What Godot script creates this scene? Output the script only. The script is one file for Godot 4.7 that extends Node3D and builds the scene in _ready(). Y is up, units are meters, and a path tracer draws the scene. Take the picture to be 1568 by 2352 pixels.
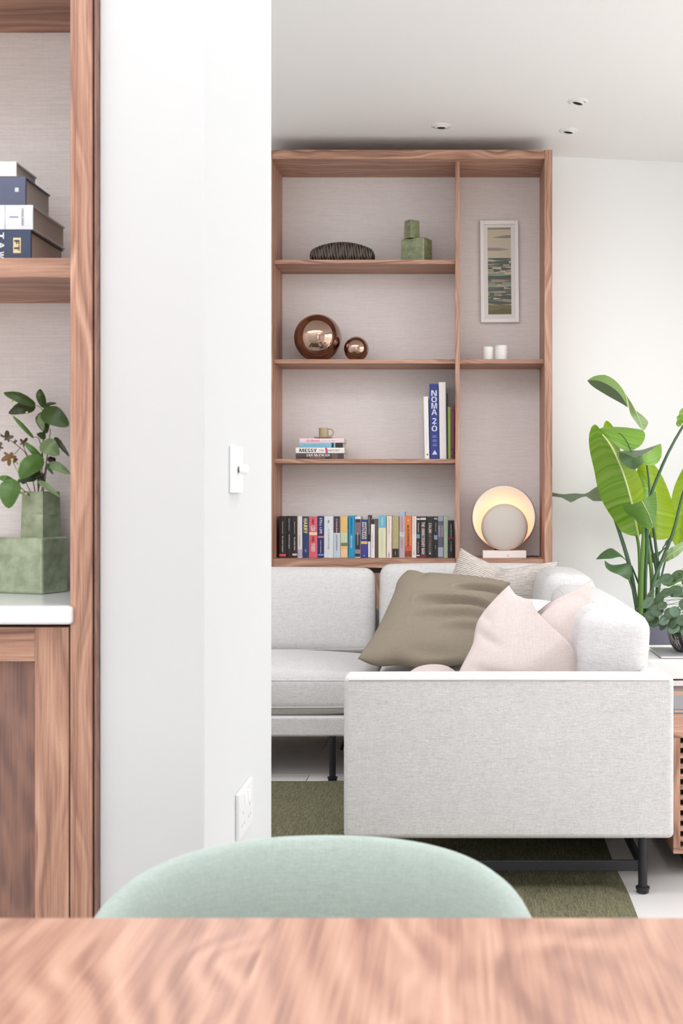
extends Node3D
# A white living room seen past a dining table: walnut bookcase, corner sofa, plants.
# Units are metres. The camera stands at (0, 1.1, 0) and looks along -z with a shifted lens.

const F := 2716.0          # focal length in pixels of the 1568 x 2352 frame
const CX := 1045.0         # vanishing point of the depth lines
const CY := 1145.0
const EYE := 1.1

var rng := RandomNumberGenerator.new()
var M := {}
var taken := {}


# ---------------------------------------------------------------- mesh builder
class MB:
	var v := PackedVector3Array()
	var n := PackedVector3Array()
	var t := PackedVector2Array()
	var ix := PackedInt32Array()

	func rbox(c: Vector3, s: Vector3, r := 0.002, grain := 1, off := Vector2.ZERO, b := Basis(), div := 1, puff := Vector3.ZERO, seg := 1) -> MB:
		# a box with rounded edges; UVs in metres, V runs along the grain axis; puff bulges its faces
		var h := s / 2.0
		r = minf(maxf(r, 0.0003), minf(h.x, minf(h.y, h.z)) * 0.98)
		var lines := []
		for a in 3:
			var l := []
			for k in seg:
				l.append(-h[a] + r * (1.0 - cos(PI / 2 * k / seg)) if seg > 1 else -h[a])
			for k in div + 1:
				l.append(lerpf(-h[a] + r, h[a] - r, float(k) / div))
			for k in seg:
				l.append(h[a] - r * (1.0 - cos(PI / 2 * (seg - 1 - k) / seg)) if seg > 1 else h[a])
			lines.append(l)
		var inner := h - Vector3(r, r, r)
		for a in 3:
			for side in [-1.0, 1.0]:
				var ua := (a + 1) % 3
				var va := (a + 2) % 3
				var lu: Array = lines[ua]
				var lv: Array = lines[va]
				var first := v.size()
				for j in lv.size():
					for i in lu.size():
						var p := Vector3()
						p[a] = side * h[a]
						p[ua] = lu[i]
						p[va] = lv[j]
						var q := Vector3(clampf(p.x, -inner.x, inner.x), clampf(p.y, -inner.y, inner.y), clampf(p.z, -inner.z, inner.z))
						var d := (p - q).normalized()
						var w := q + d * r
						if puff != Vector3.ZERO:
							var e := Vector3(w.x / h.x, w.y / h.y, w.z / h.z)
							var f := Vector3(1 - e.x * e.x, 1 - e.y * e.y, 1 - e.z * e.z)
							w.x += puff.x * e.x * pow(maxf(f.y * f.z, 0.0), 0.6)
							w.y += puff.y * e.y * pow(maxf(f.x * f.z, 0.0), 0.6)
							w.z += puff.z * e.z * pow(maxf(f.x * f.y, 0.0), 0.6)
						var uv := Vector2()
						if grain == ua:
							uv = Vector2(p[va], p[ua])
						elif grain == va:
							uv = Vector2(p[ua], p[va])
						else:
							uv = Vector2(p[ua], p[va] * 0.15)
						v.append(c + b * w)
						n.append(b * d)
						t.append(uv + off)
				var wd := lu.size()
				for j in lv.size() - 1:
					for i in wd - 1:
						var o := first + j * wd + i
						if side > 0:
							ix.append_array([o, o + wd, o + 1, o + 1, o + wd, o + wd + 1])
						else:
							ix.append_array([o, o + 1, o + wd, o + 1, o + wd + 1, o + wd])
		return self

	func grid(rows: Array, uvs := Vector2.ONE, flip := false, off := Vector2.ZERO) -> MB:
		# rows of points, smooth normals
		var first := v.size()
		var nr := rows.size()
		var nc: int = rows[0].size()
		for j in nr:
			for i in nc:
				v.append(rows[j][i])
				t.append(Vector2(uvs.x * i / (nc - 1), uvs.y * j / (nr - 1)) + off)
				n.append(Vector3.ZERO)
		for j in nr - 1:
			for i in nc - 1:
				var o := first + j * nc + i
				if flip:
					ix.append_array([o, o + nc, o + 1, o + 1, o + nc, o + nc + 1])
				else:
					ix.append_array([o, o + 1, o + nc, o + 1, o + nc + 1, o + nc])
		smooth_from(first)
		return self

	func smooth_from(first: int) -> void:
		# normals from the faces; points that coincide share theirs
		var at := {}
		for k in range(first, v.size()):
			at[v[k].snapped(Vector3.ONE * 0.00005)] = Vector3.ZERO
		for k in range(0, ix.size(), 3):
			if ix[k] < first:
				continue
			var a := v[ix[k]]
			var fn := (v[ix[k + 2]] - a).cross(v[ix[k + 1]] - a)
			for m in 3:
				at[v[ix[k + m]].snapped(Vector3.ONE * 0.00005)] += fn
		for k in range(first, v.size()):
			var s: Vector3 = at[v[k].snapped(Vector3.ONE * 0.00005)]
			n[k] = s.normalized() if s.length_squared() > 0 else Vector3.UP

	func smooth() -> MB:
		smooth_from(0)
		return self

	func lathe(profile: Array, seg := 32, xf := Transform3D(), sharp := false) -> MB:
		# profile: Vector2(radius, height), from bottom outside to top
		var rows := []
		for p in profile:
			var row := []
			for k in seg + 1:
				var a := TAU * k / seg
				row.append(xf * Vector3(p.x * cos(a), p.y, p.x * sin(a)))
			rows.append(row)
		if sharp:
			for j in rows.size() - 1:
				grid([rows[j], rows[j + 1]], Vector2(1, 1), true)
		else:
			grid(rows, Vector2(1, 1), true)
		return self

	func tube(pts: Array, r0: float, r1 := -1.0, seg := 10, caps := true) -> MB:
		if r1 < 0:
			r1 = r0
		var rows := []
		var side := Vector3.ZERO
		for k in pts.size():
			var tg: Vector3 = (pts[mini(k + 1, pts.size() - 1)] - pts[maxi(k - 1, 0)]).normalized()
			if side == Vector3.ZERO:
				side = tg.cross(Vector3.UP if absf(tg.y) < 0.9 else Vector3.RIGHT).normalized()
			side = (side - tg * side.dot(tg)).normalized()
			var up := side.cross(tg)
			var r := lerpf(r0, r1, float(k) / (pts.size() - 1))
			var row := []
			for m in seg + 1:
				var a := TAU * m / seg
				row.append(pts[k] + side * cos(a) * r + up * sin(a) * r)
			rows.append(row)
		grid(rows, Vector2(1, 1), false)
		if caps:
			for e in 2:
				var row: Array = rows[0] if e == 0 else rows[-1]
				var c: Vector3 = pts[0] if e == 0 else pts[-1]
				var cr := []
				for m in seg + 1:
					cr.append(c)
				grid([cr, row] if e == 0 else [row, cr], Vector2(1, 1), false)
		return self

	func mesh() -> ArrayMesh:
		var a := []
		a.resize(Mesh.ARRAY_MAX)
		a[Mesh.ARRAY_VERTEX] = v
		a[Mesh.ARRAY_NORMAL] = n
		a[Mesh.ARRAY_TEX_UV] = t
		a[Mesh.ARRAY_INDEX] = ix
		var m := ArrayMesh.new()
		m.add_surface_from_arrays(Mesh.PRIMITIVE_TRIANGLES, a)
		return m


# ---------------------------------------------------------------- naming helpers
func numbered(called: String) -> String:
	if not taken.has(called):
		taken[called] = 0
		return called
	taken[called] += 1
	return "%s_%03d" % [called, taken[called]]

func obj(called: String, mb, mat: Material, parent: Node = self) -> MeshInstance3D:
	var o := MeshInstance3D.new()
	o.mesh = mb.mesh() if mb is MB else mb
	o.material_override = mat
	if parent == self:
		o.name = numbered(called)
	else:
		var k := 0
		var nm := called
		while parent.has_node(nm):
			k += 1
			nm = "%s_%03d" % [called, k]
		o.name = nm
	parent.add_child(o, true)
	return o

func tag(o: Node, label: String, category: String, group := "") -> Node:
	o.set_meta("label", label)
	o.set_meta("category", category)
	if group:
		o.set_meta("group", group)
	return o

func thing(called: String, label: String, category: String, at := Vector3.ZERO, group := "") -> Node3D:
	var o := Node3D.new()
	o.name = numbered(called)
	add_child(o, true)
	o.position = at
	tag(o, label, category, group)
	return o

func struct(called: String, mb, mat: Material, label := "", parent: Node = self) -> MeshInstance3D:
	var o := obj(called, mb, mat, parent)
	if parent == self:
		o.set_meta("kind", "structure")
		if label:
			o.set_meta("label", label)
	return o

func P(px: float, py: float, d: float) -> Vector3:
	return Vector3((px - CX) / F * d, EYE + (CY - py) / F * d, -d)

func span(lo: Vector3, hi: Vector3, r := 0.002, grain := 1, b := Basis()) -> MB:
	return MB.new().rbox((lo + hi) / 2, (hi - lo).abs(), r, grain, Vector2(rng.randf(), rng.randf()), b)

func curve(pts: Array, n: int) -> Array:
	# Catmull-Rom through the points, n + 1 samples
	var out := []
	var m := pts.size() - 1
	for k in n + 1:
		var f := float(k) / n * m
		var i := mini(int(f), m - 1)
		var w := f - i
		var a = pts[maxi(i - 1, 0)]
		var b = pts[i]
		var c = pts[i + 1]
		var d = pts[mini(i + 2, m)]
		out.append(0.5 * (2.0 * b + (c - a) * w + (2.0 * a - 5.0 * b + 4.0 * c - d) * w * w + (3.0 * b - a - 3.0 * c + d) * w * w * w))
	return out


# ---------------------------------------------------------------- textures
func tex(im: Image) -> ImageTexture:
	return ImageTexture.create_from_image(im)

func img(w: int, h: int, data: PackedByteArray) -> Image:
	return Image.create_from_data(w, h, false, Image.FORMAT_RGB8, data)

func wood_image(w: int, h: int, sd: int, cathedral: float, pale: Color, mid: Color, dark: Color) -> Image:
	var a := FastNoiseLite.new()
	a.seed = sd
	a.frequency = 1.0
	a.fractal_octaves = 3
	var f := FastNoiseLite.new()
	f.seed = sd + 7
	f.frequency = 1.0
	f.fractal_octaves = 2
	var r := RandomNumberGenerator.new()
	r.seed = sd
	var data := PackedByteArray()
	data.resize(w * h * 3)
	var at := 0
	for y in h:
		var th := TAU * y / h
		var cy := cos(th)
		var sy := sin(th)
		for x in w:
			var u := float(x) / w
			var warp := a.get_noise_3d(u * 1.1, cy * (0.24 if cathedral == 0.0 else 0.5), sy * (0.24 if cathedral == 0.0 else 0.5))
			var g: float
			if cathedral > 0.0:
				var du := u - 0.5 + 0.12 * warp
				g = sin((du * du * 26.0 * cathedral + 1.9 * cy + 3.6 * warp) * 5.0)
			else:
				g = 0.55 - 2.0 * pow(0.5 + 0.5 * sin((u * 15.0 + 2.6 * warp) * TAU), 4.0) * (0.55 + 0.45 * sin(u * 17.0 + 4.0 * warp))
			var fib := f.get_noise_3d(u * 120.0, cy * 1.3, sy * 1.3)
			var broad := f.get_noise_3d(u * 14.0 + 40.0 + 3.0 * warp, cy * 0.22, sy * 0.22)
			var m := 0.5 + 0.17 * g + 0.34 * fib + 0.45 * broad + r.randf_range(-0.05, 0.05)
			var c: Color
			if m > 0.5:
				c = mid.lerp(pale, clampf((m - 0.5) * 1.9, 0.0, 1.0))
			else:
				c = mid.lerp(dark, clampf((0.5 - m) * 1.9, 0.0, 1.0))
			data[at] = int(c.r * 255.0)
			data[at + 1] = int(c.g * 255.0)
			data[at + 2] = int(c.b * 255.0)
			at += 3
	return img(w, h, data)

func weave_image(w: int, h: int, sd: int, keep: float, across: float, down: float, grit: float, base := 0.88) -> Image:
	# threads: short runs of lighter and darker yarn along rows and columns
	var r := RandomNumberGenerator.new()
	r.seed = sd
	var cols := PackedFloat32Array()
	cols.resize(w)
	var data := PackedByteArray()
	data.resize(w * h * 3)
	var at := 0
	var gain := sqrt(1.0 - keep * keep) * 1.7
	for y in h:
		var run := 0.0
		for x in w:
			run = keep * run + gain * r.randf_range(-1.0, 1.0)
			cols[x] = keep * cols[x] + gain * r.randf_range(-1.0, 1.0)
			var g := clampf(base + across * run + down * cols[x] + grit * r.randf_range(-1.0, 1.0), 0.0, 1.0)
			var b := int(g * 255.0)
			data[at] = b
			data[at + 1] = b
			data[at + 2] = b
			at += 3
	return img(w, h, data)

func mat(c: Color, rough := 0.6, texture: Texture2D = null, tile := Vector2.ZERO) -> StandardMaterial3D:
	# tile (metres covered by the texture); zero leaves the mesh's own UVs as they are
	var m := StandardMaterial3D.new()
	m.albedo_color = c
	m.roughness = rough
	if texture:
		m.albedo_texture = texture
		if tile != Vector2.ZERO:
			m.uv1_scale = Vector3(1.0 / tile.x, 1.0 / tile.y, 1)
	return m

func cloth(c: Color, texture: Texture2D, size: float, bump := 0.04) -> StandardMaterial3D:
	var m := mat(c, 0.95, texture)
	m.uv1_triplanar = true
	m.uv1_scale = Vector3.ONE / size
	m.heightmap_enabled = bump > 0
	m.heightmap_texture = texture
	m.heightmap_scale = bump
	m.metallic_specular = 0.25
	return m

func rgb(r: int, g: int, b: int) -> Color:
	return Color(r / 255.0, g / 255.0, b / 255.0)

func make_materials() -> void:
	var pale := rgb(210, 168, 144)
	var mid := rgb(176, 132, 110)
	var dark := rgb(124, 88, 72)
	var straight := tex(wood_image(384, 1024, 11, 0.0, pale, mid, dark))
	var figured := tex(wood_image(512, 1024, 5, 1.0, rgb(158, 118, 100), rgb(134, 100, 88), rgb(104, 78, 72)))
	var tabled := tex(wood_image(512, 1024, 23, 0.8, rgb(214, 170, 146), rgb(190, 142, 119), rgb(150, 105, 88)))
	M.walnut = mat(Color.WHITE, 0.5, straight, Vector2(0.3, 1.1))
	M.walnut_panel = mat(Color.WHITE, 0.55, figured, Vector2(0.32, 1.15))
	M.table = mat(Color.WHITE, 0.34, tabled, Vector2(0.5, 1.4))
	M.table.clearcoat_enabled = true
	M.table.clearcoat = 0.6
	M.table.clearcoat_roughness = 0.28
	M.gap = mat(rgb(38, 26, 22), 0.9)  # near-black that paints in the shade of gaps and recesses
	M.wall = mat(rgb(246, 246, 245), 0.85)
	M.ceiling = mat(rgb(250, 249, 248), 0.9)
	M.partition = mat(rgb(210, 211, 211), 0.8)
	M.trim = mat(rgb(244, 245, 245), 0.35)
	M.frame_white = mat(rgb(252, 250, 249), 0.5)
	M.tile = mat(rgb(216, 212, 208), 0.35)
	M.grout = mat(rgb(150, 146, 140), 0.9)
	var heather := tex(weave_image(512, 512, 3, 0.86, 0.032, 0.014, 0.024, 0.93))
	M.sofa = cloth(rgb(225, 222, 220), heather, 0.5, 0.03)
	M.piping = mat(rgb(214, 210, 208), 0.9)
	var linen := tex(weave_image(512, 512, 9, 0.9, 0.022, 0.022, 0.02, 0.93))
	M.olive = cloth(rgb(156, 144, 127), linen, 0.3, 0.03)
	M.pink = cloth(rgb(219, 204, 199), linen, 0.35, 0.02)
	M.pale_cushion = cloth(rgb(232, 230, 230), linen, 0.35, 0.02)
	M.sage = cloth(rgb(184, 198, 189), heather, 0.3, 0.04)
	M.sage.rim_enabled = true
	M.sage.rim = 1.0
	M.sage.rim_tint = 0.15
	M.grass = cloth(rgb(240, 232, 229), tex(weave_image(512, 512, 17, 0.96, 0.014, 0.004, 0.008, 0.97)), 0.7, 0.0)
	M.rug = cloth(rgb(134, 130, 102), tex(weave_image(512, 512, 21, 0.9, 0.02, 0.1, 0.07, 0.8)), 0.6, 0.3)
	M.black = mat(rgb(36, 36, 40), 0.45)
	M.black.metallic = 0.3
	M.white = mat(rgb(240, 238, 236), 0.3)
	M.stone = mat(rgb(242, 242, 244), 0.18)
	M.ceramic = mat(rgb(238, 236, 232), 0.25)
	M.dark_hole = mat(rgb(20, 20, 22), 0.8)
	M.bronze = mat(rgb(176, 148, 132), 0.045)
	M.bronze.metallic = 1.0
	M.planter = mat(rgb(96, 96, 108), 0.8)
	M.soil = mat(rgb(58, 44, 34), 1.0)
	M.grey_book = mat(rgb(140, 138, 140), 0.5)
	M.pages = mat(rgb(232, 224, 210), 0.9, tex(weave_image(64, 256, 31, 0.97, 0.06, 0.0, 0.02, 0.9)))
	M.pages.uv1_triplanar = true
	M.pages.uv1_scale = Vector3.ONE * 14.0
	M.tan_pages = mat(rgb(232, 216, 204), 0.9)
	# mottled celadon glaze
	var nz := FastNoiseLite.new()
	nz.seed = 4
	nz.frequency = 0.02
	nz.fractal_octaves = 4
	var gl := Image.create(256, 256, false, Image.FORMAT_RGB8)
	for y in 256:
		for x in 256:
			var th := TAU * x / 256.0
			var g := nz.get_noise_3d(cos(th) * 40, sin(th) * 40, y) * 0.5 + 0.5
			gl.set_pixel(x, y, rgb(128, 142, 110).lerp(rgb(184, 196, 166), clampf(g * 1.5 - 0.25, 0, 1)))
	M.glaze = mat(Color.WHITE, 0.22, tex(gl))
	M.glaze.uv1_triplanar = true
	M.glaze.uv1_scale = Vector3.ONE * 7.0
	M.glaze.clearcoat_enabled = true
	M.glaze.clearcoat = 0.5
	M.glaze.clearcoat_roughness = 0.15
	M.glaze_olive = M.glaze.duplicate()
	M.glaze_olive.albedo_color = rgb(222, 218, 200)
	# leaf blade: veins run from the middle out
	for lk in [["leaf_green", rgb(106, 156, 36), rgb(168, 200, 116)], ["leaf_lime", rgb(138, 170, 22), rgb(172, 196, 58)], ["leaf_mid", rgb(84, 126, 42), rgb(112, 150, 72)], ["leaf_dark", rgb(70, 100, 60), rgb(96, 126, 84)], ["leaf_dull", rgb(104, 124, 98), rgb(134, 152, 126)], ["leaf_pale", rgb(150, 178, 130), rgb(180, 202, 160)]]:
		var im := Image.create(128, 256, false, Image.FORMAT_RGB8)
		var r := RandomNumberGenerator.new()
		r.seed = 77
		var vein := PackedFloat32Array()
		var run := 0.0
		for y in 300:
			run = 0.72 * run + r.randf_range(-0.55, 0.55)
			vein.append(run)
		for y in 256:
			for x in 128:
				var s := absf(x - 63.5) / 63.5
				var g := 0.45 + 0.35 * vein[clampi(int(y + s * 22), 0, 299)]
				im.set_pixel(x, y, (lk[1] as Color).lerp(lk[2], clampf(g, 0, 1)))
		var m := mat(Color.WHITE, 0.38, tex(im))
		m.backlight_enabled = true
		m.backlight = Color(0.72, 0.76, 0.42)
		M[lk[0]] = m
	M.stem = mat(rgb(92, 128, 52), 0.45)
	M.stem_dark = mat(rgb(62, 92, 62), 0.45)
	M.midrib = mat(rgb(190, 205, 140), 0.5)
	for lk in [["bough_green", rgb(52, 80, 34)], ["bough_bright", rgb(78, 118, 50)], ["bough_pale", rgb(110, 134, 90)], ["bough_dark", rgb(38, 58, 32)], ["bough_brown", rgb(82, 62, 48)], ["bough_rust", rgb(120, 86, 52)], ["pilea_leaf", rgb(56, 82, 54)], ["pilea_light", rgb(88, 114, 92)]]:
		var m := mat(lk[1], 0.42)
		m.backlight_enabled = true
		m.backlight = Color(0.3, 0.32, 0.2)
		M[lk[0]] = m
	M.twig = mat(rgb(92, 70, 58), 0.7)
	M.berry = mat(rgb(38, 30, 36), 0.35)
	M.bud = mat(rgb(196, 206, 128), 0.6)
	M.lamp_dish = mat(rgb(246, 240, 230), 0.6)
	M.lamp_disc = mat(rgb(206, 198, 188), 0.55)
	M.carved = mat(rgb(30, 26, 26), 0.5)
	M.carving = mat(rgb(176, 146, 120), 0.8)
	# patterned plant pot: pale strokes on black
	var pi := Image.create(512, 256, false, Image.FORMAT_RGB8)
	pi.fill(rgb(40, 40, 44))
	var pr := RandomNumberGenerator.new()
	pr.seed = 12
	for k in 620:
		var x0 := pr.randf() * 512
		var y0 := pr.randf() * 256
		var ln := pr.randi_range(12, 26)
		var wv := pr.randf_range(-0.25, 0.25)
		for s in ln:
			for q in 3:
				pi.set_pixel(posmod(int(x0 + s * (0.45 + wv)) + q, 512), posmod(int(y0 + s), 256), rgb(206, 200, 194))
	M.pot = mat(Color.WHITE, 0.35, tex(pi))
	M.pot.uv1_scale = Vector3(2, 1, 1)
	# striped cushion: brown lines on cream, broken by the yarn
	var si := Image.create(256, 512, false, Image.FORMAT_RGB8)
	var sr := RandomNumberGenerator.new()
	sr.seed = 8
	var jit := PackedFloat32Array()
	jit.resize(256)
	for y in 512:
		var ph := fmod(y / 512.0 * 40.0, 1.0)
		var run := 0.0
		for x in 256:
			run = 0.9 * run + sr.randf_range(-0.05, 0.05)
			var on := clampf((0.17 + run - absf(ph - 0.5)) * 9.0 + 0.5, 0, 1)
			si.set_pixel(x, y, rgb(228, 220, 212).lerp(rgb(140, 124, 114), on).darkened(sr.randf() * 0.1))
	M.striped = mat(Color.WHITE, 0.95, tex(si))
	M.art = mat(Color.WHITE, 0.7, tex(art_image()))

func art_image() -> Image:
	# a tall seascape in relief: sand sky with grey bars above, layered waves below
	var w := 160
	var h := 600
	var im := Image.create(w, h, false, Image.FORMAT_RGB8)
	var r := RandomNumberGenerator.new()
	r.seed = 6
	var cols := [rgb(206, 200, 178), rgb(120, 116, 110), rgb(150, 176, 158), rgb(96, 116, 108), rgb(176, 170, 150), rgb(132, 128, 130), rgb(214, 206, 182)]
	var layers := []
	for k in 52:
		layers.append([r.randf() * TAU, r.randf_range(2.2, 4.6), r.randf_range(3, 9), cols[r.randi() % cols.size()]])
	for y in h:
		for x in w:
			var c := rgb(214, 204, 182).darkened(r.randf() * 0.05)
			var fx := float(x) / w
			if y < 14:
				c = rgb(158, 152, 146)
			if absf(y - (70 - 8 * fx)) < 10.0 * clampf((fx - 0.15) * 1.6, 0, 1):
				c = rgb(150, 146, 142)
			if absf(y - (148 + 4 * fx)) < 11.0 * clampf((0.98 - fx) * 1.8, 0, 1):
				c = rgb(162, 157, 150)
			if y > 210:
				var f := (y - 210) / 380.0
				c = rgb(92, 104, 102)
				var best := -1.0
				for k in layers.size():
					var l: Array = layers[k]
					var edge: float = 214.0 + k * 6.9 + sin(fx * l[1] + l[0]) * l[2]
					if y > edge and edge > best:
						best = edge
						var rim: float = y - edge
						c = (l[3] as Color).darkened(0.3) if rim < 1.6 else l[3]
				if f > 0.86:
					c = c.lerp(rgb(156, 140, 96), 0.75).darkened(r.randf() * 0.25)
				c = c.darkened(r.randf() * 0.08)
			im.set_pixel(x, y, c)
	return im


# ---------------------------------------------------------------- soft things
func pillow(called: String, edges: Array, thick: float, material: Material, lab: String, group := "", creases := [], uvs := Vector2.ONE, nu := 44, nv := 40) -> Node3D:
	# edges: bottom (left to right), right (bottom to top), top (left to right), left (bottom to top), each a list of points
	var bo := curve(edges[0], nu)
	var ri := curve(edges[1], nv)
	var to := curve(edges[2], nu)
	var le := curve(edges[3], nv)
	var mid := []
	for j in nv + 1:
		var row := []
		for i in nu + 1:
			var u := float(i) / nu
			var v := float(j) / nv
			row.append((1 - v) * bo[i] + v * to[i] + (1 - u) * le[j] + u * ri[j] - ((1 - u) * (1 - v) * bo[0] + u * (1 - v) * bo[nu] + (1 - u) * v * to[0] + u * v * to[nu]))
		mid.append(row)
	var nrm: Vector3 = ((bo[nu] - bo[0]) as Vector3).cross(le[nv] - le[0]).normalized()
	var front := []
	var back := []
	for j in nv + 1:
		var fr := []
		var br := []
		for i in nu + 1:
			var u := 2.0 * i / nu - 1
			var v := 2.0 * j / nv - 1
			var full := pow(maxf((1 - pow(absf(u), 2.4)) * (1 - pow(absf(v), 2.4)), 0.0), 0.62)
			var tk := thick * 0.5 * full
			var dent := 0.0
			for c in creases:
				if c.size() == 8:
					# a folded edge: the left side stands proud of the right
					var a := Vector2(c[0], c[1])
					var b := Vector2(c[2], c[3])
					var p := Vector2(u, v)
					var along := (p - a).dot(b - a) / (b - a).length_squared()
					var sd := (b - a).normalized().cross(p - a)
					var t := smoothstep(-c[4], c[4], sd)
					var fade := (1.0 - smoothstep(0.75, 1.05, along)) * smoothstep(-0.3, 0.05, along)
					dent += fade * (c[5] * exp(-maxf(sd, 0.0) / c[7]) * t - c[6] * exp(-maxf(-sd, 0.0) / c[7]) * (1.0 - t))
					continue
				# [u0, v0, u1, v1, width, depth, ridge]
				var a := Vector2(c[0], c[1])
				var b := Vector2(c[2], c[3])
				var p := Vector2(u, v)
				var s := clampf((p - a).dot(b - a) / (b - a).length_squared(), 0.0, 1.0)
				var q := a.lerp(b, s)
				var sgn := signf((b - a).cross(p - a))
				var dist := p.distance_to(q)
				var fade := sin(PI * clampf(0.12 + 0.76 * s, 0, 1))
				dent += c[5] * exp(-dist * dist / (c[4] * c[4])) * fade
				if c.size() > 6:
					dent -= c[6] * exp(-pow(dist - c[4] * 1.5, 2) / (c[4] * c[4] * 1.4)) * fade * (1.0 if sgn > 0 else 0.12)
			fr.append(mid[j][i] + nrm * (tk - dent * minf(full * 3.0, 1.0)))
			br.append(mid[j][i] - nrm * tk)
		front.append(fr)
		back.append(br)
	var root := thing(called, lab, "cushion", Vector3.ZERO, group)
	var body := MB.new()
	body.grid(front, uvs, false)
	body.grid(back, uvs, true)
	body.smooth()
	obj("cover", body, material, root)
	return root

func on_box(p: Vector3, s: Vector3, r: float, puff: Vector3) -> Vector3:
	# where rbox() puts the point p of a box's surface
	var h := s / 2.0
	var inner := h - Vector3(r, r, r)
	var q := Vector3(clampf(p.x, -inner.x, inner.x), clampf(p.y, -inner.y, inner.y), clampf(p.z, -inner.z, inner.z))
	var w := q + (p - q).normalized() * r
	var e := Vector3(w.x / h.x, w.y / h.y, w.z / h.z)
	var f := Vector3(1 - e.x * e.x, 1 - e.y * e.y, 1 - e.z * e.z)
	return w + Vector3(puff.x * e.x * pow(maxf(f.y * f.z, 0.0), 0.6), puff.y * e.y * pow(maxf(f.x * f.z, 0.0), 0.6), puff.z * e.z * pow(maxf(f.x * f.y, 0.0), 0.6))

func seam_tube(pts: Array, r: float, parent: Node, called := "piping", material: Material = null) -> void:
	obj(called, MB.new().tube(pts, r, -1, 6), material if material else M.piping, parent)


# ---------------------------------------------------------------- leaves
func blade(pts: Array, side: Vector3, wl: float, wr: float, fold := 0.25, wave := 0.0, peak := 0.42, n := 22, m := 5, waves := 5.0) -> MB:
	# a leaf along its midrib; side points to its right half; wl and wr are the halves' widths
	var c := curve(pts, n)
	var rows := []
	for k in n + 1:
		var f := float(k) / n
		var tg: Vector3 = (c[mini(k + 1, n)] - c[maxi(k - 1, 0)]).normalized()
		var s := (side - tg * side.dot(tg)).normalized()
		var nn := s.cross(tg)
		var pf := pow(sin(PI * pow(f, log(0.5) / log(peak))), 0.75) if f > 0.0 and f < 1.0 else 0.0
		var row := []
		for j in range(-m, m + 1):
			var e := float(j) / m
			var w := (wl if j < 0 else wr) * pf
			var lift := absf(e) * w * fold + wave * sin(waves * TAU * f + (1.5 if j < 0 else 0.0)) * e * e * pf
			row.append(c[k] + s * e * w + nn * lift)
		rows.append(row)
	return MB.new().grid(rows)

func patch(edges: Array, bulge := 0.0, u0 := 0.0, u1 := 1.0, nu := 12, nv := 22) -> MB:
	# a leaf blade filled in between its four edges (bottom, right, top, left), like pillow()
	var bo := curve(edges[0], nu)
	var ri := curve(edges[1], nv)
	var to := curve(edges[2], nu)
	var le := curve(edges[3], nv)
	var rows := []
	for j in nv + 1:
		var row := []
		for i in nu + 1:
			var u := float(i) / nu
			var v := float(j) / nv
			var p: Vector3 = (1 - v) * bo[i] + v * to[i] + (1 - u) * le[j] + u * ri[j] - ((1 - u) * (1 - v) * bo[0] + u * (1 - v) * bo[nu] + (1 - u) * v * to[0] + u * v * to[nu])
			row.append(p + Vector3(0, 0.2, 1).normalized() * bulge * 16.0 * u * (1 - u) * v * (1 - v))
		rows.append(row)
	return MB.new().grid(rows, Vector2(u1 - u0, 1), false, Vector2(u0, 0))

func lobed(c: Vector3, size: float, turn: float, tilt: Basis) -> MB:
	# a small five-lobed leaf
	var rim := []
	for k in 41:
		var a := TAU * k / 40.0
		var r := size * (0.42 + 0.58 * pow(absf(cos(a * 2.5)), 1.6)) * (0.75 + 0.25 * cos(a))
		rim.append(c + tilt * (Vector3(cos(a + turn), sin(a + turn), 0) * r + Vector3(0, 0, 0.18 * size * sin(2 * a))))
	var mid := []
	var hub := []
	for k in 41:
		mid.append(c.lerp(rim[k], 0.5))
		hub.append(c)
	return MB.new().grid([hub, mid, rim])


# ---------------------------------------------------------------- lettering
func lettering(s: String, at: Vector3, height: float, length: float, material: Material, parent: Node, serif := false, turn := -PI / 2, bold := true, upright := false) -> void:
	var font := SystemFont.new()
	font.font_names = PackedStringArray(["Droid Serif" if serif else "Droid Sans"])
	font.font_weight = 700 if bold else 400
	var tm := TextMesh.new()
	tm.text = s
	tm.font = font
	tm.font_size = 32
	tm.pixel_size = 0.01
	tm.depth = 0.002
	tm.curve_step = 2.0
	var box := tm.get_aabb()
	if box.size.x <= 0 or box.size.y <= 0:
		return
	var o := obj("lettering", tm, material, parent)
	var sx := length / box.size.x
	var sy := height / box.size.y
	var b := Basis(Vector3(0, 0, 1), turn) * Basis.from_scale(Vector3(sx, sy, 0.3))
	o.transform = Transform3D(b, at - b * box.get_center())


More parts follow.
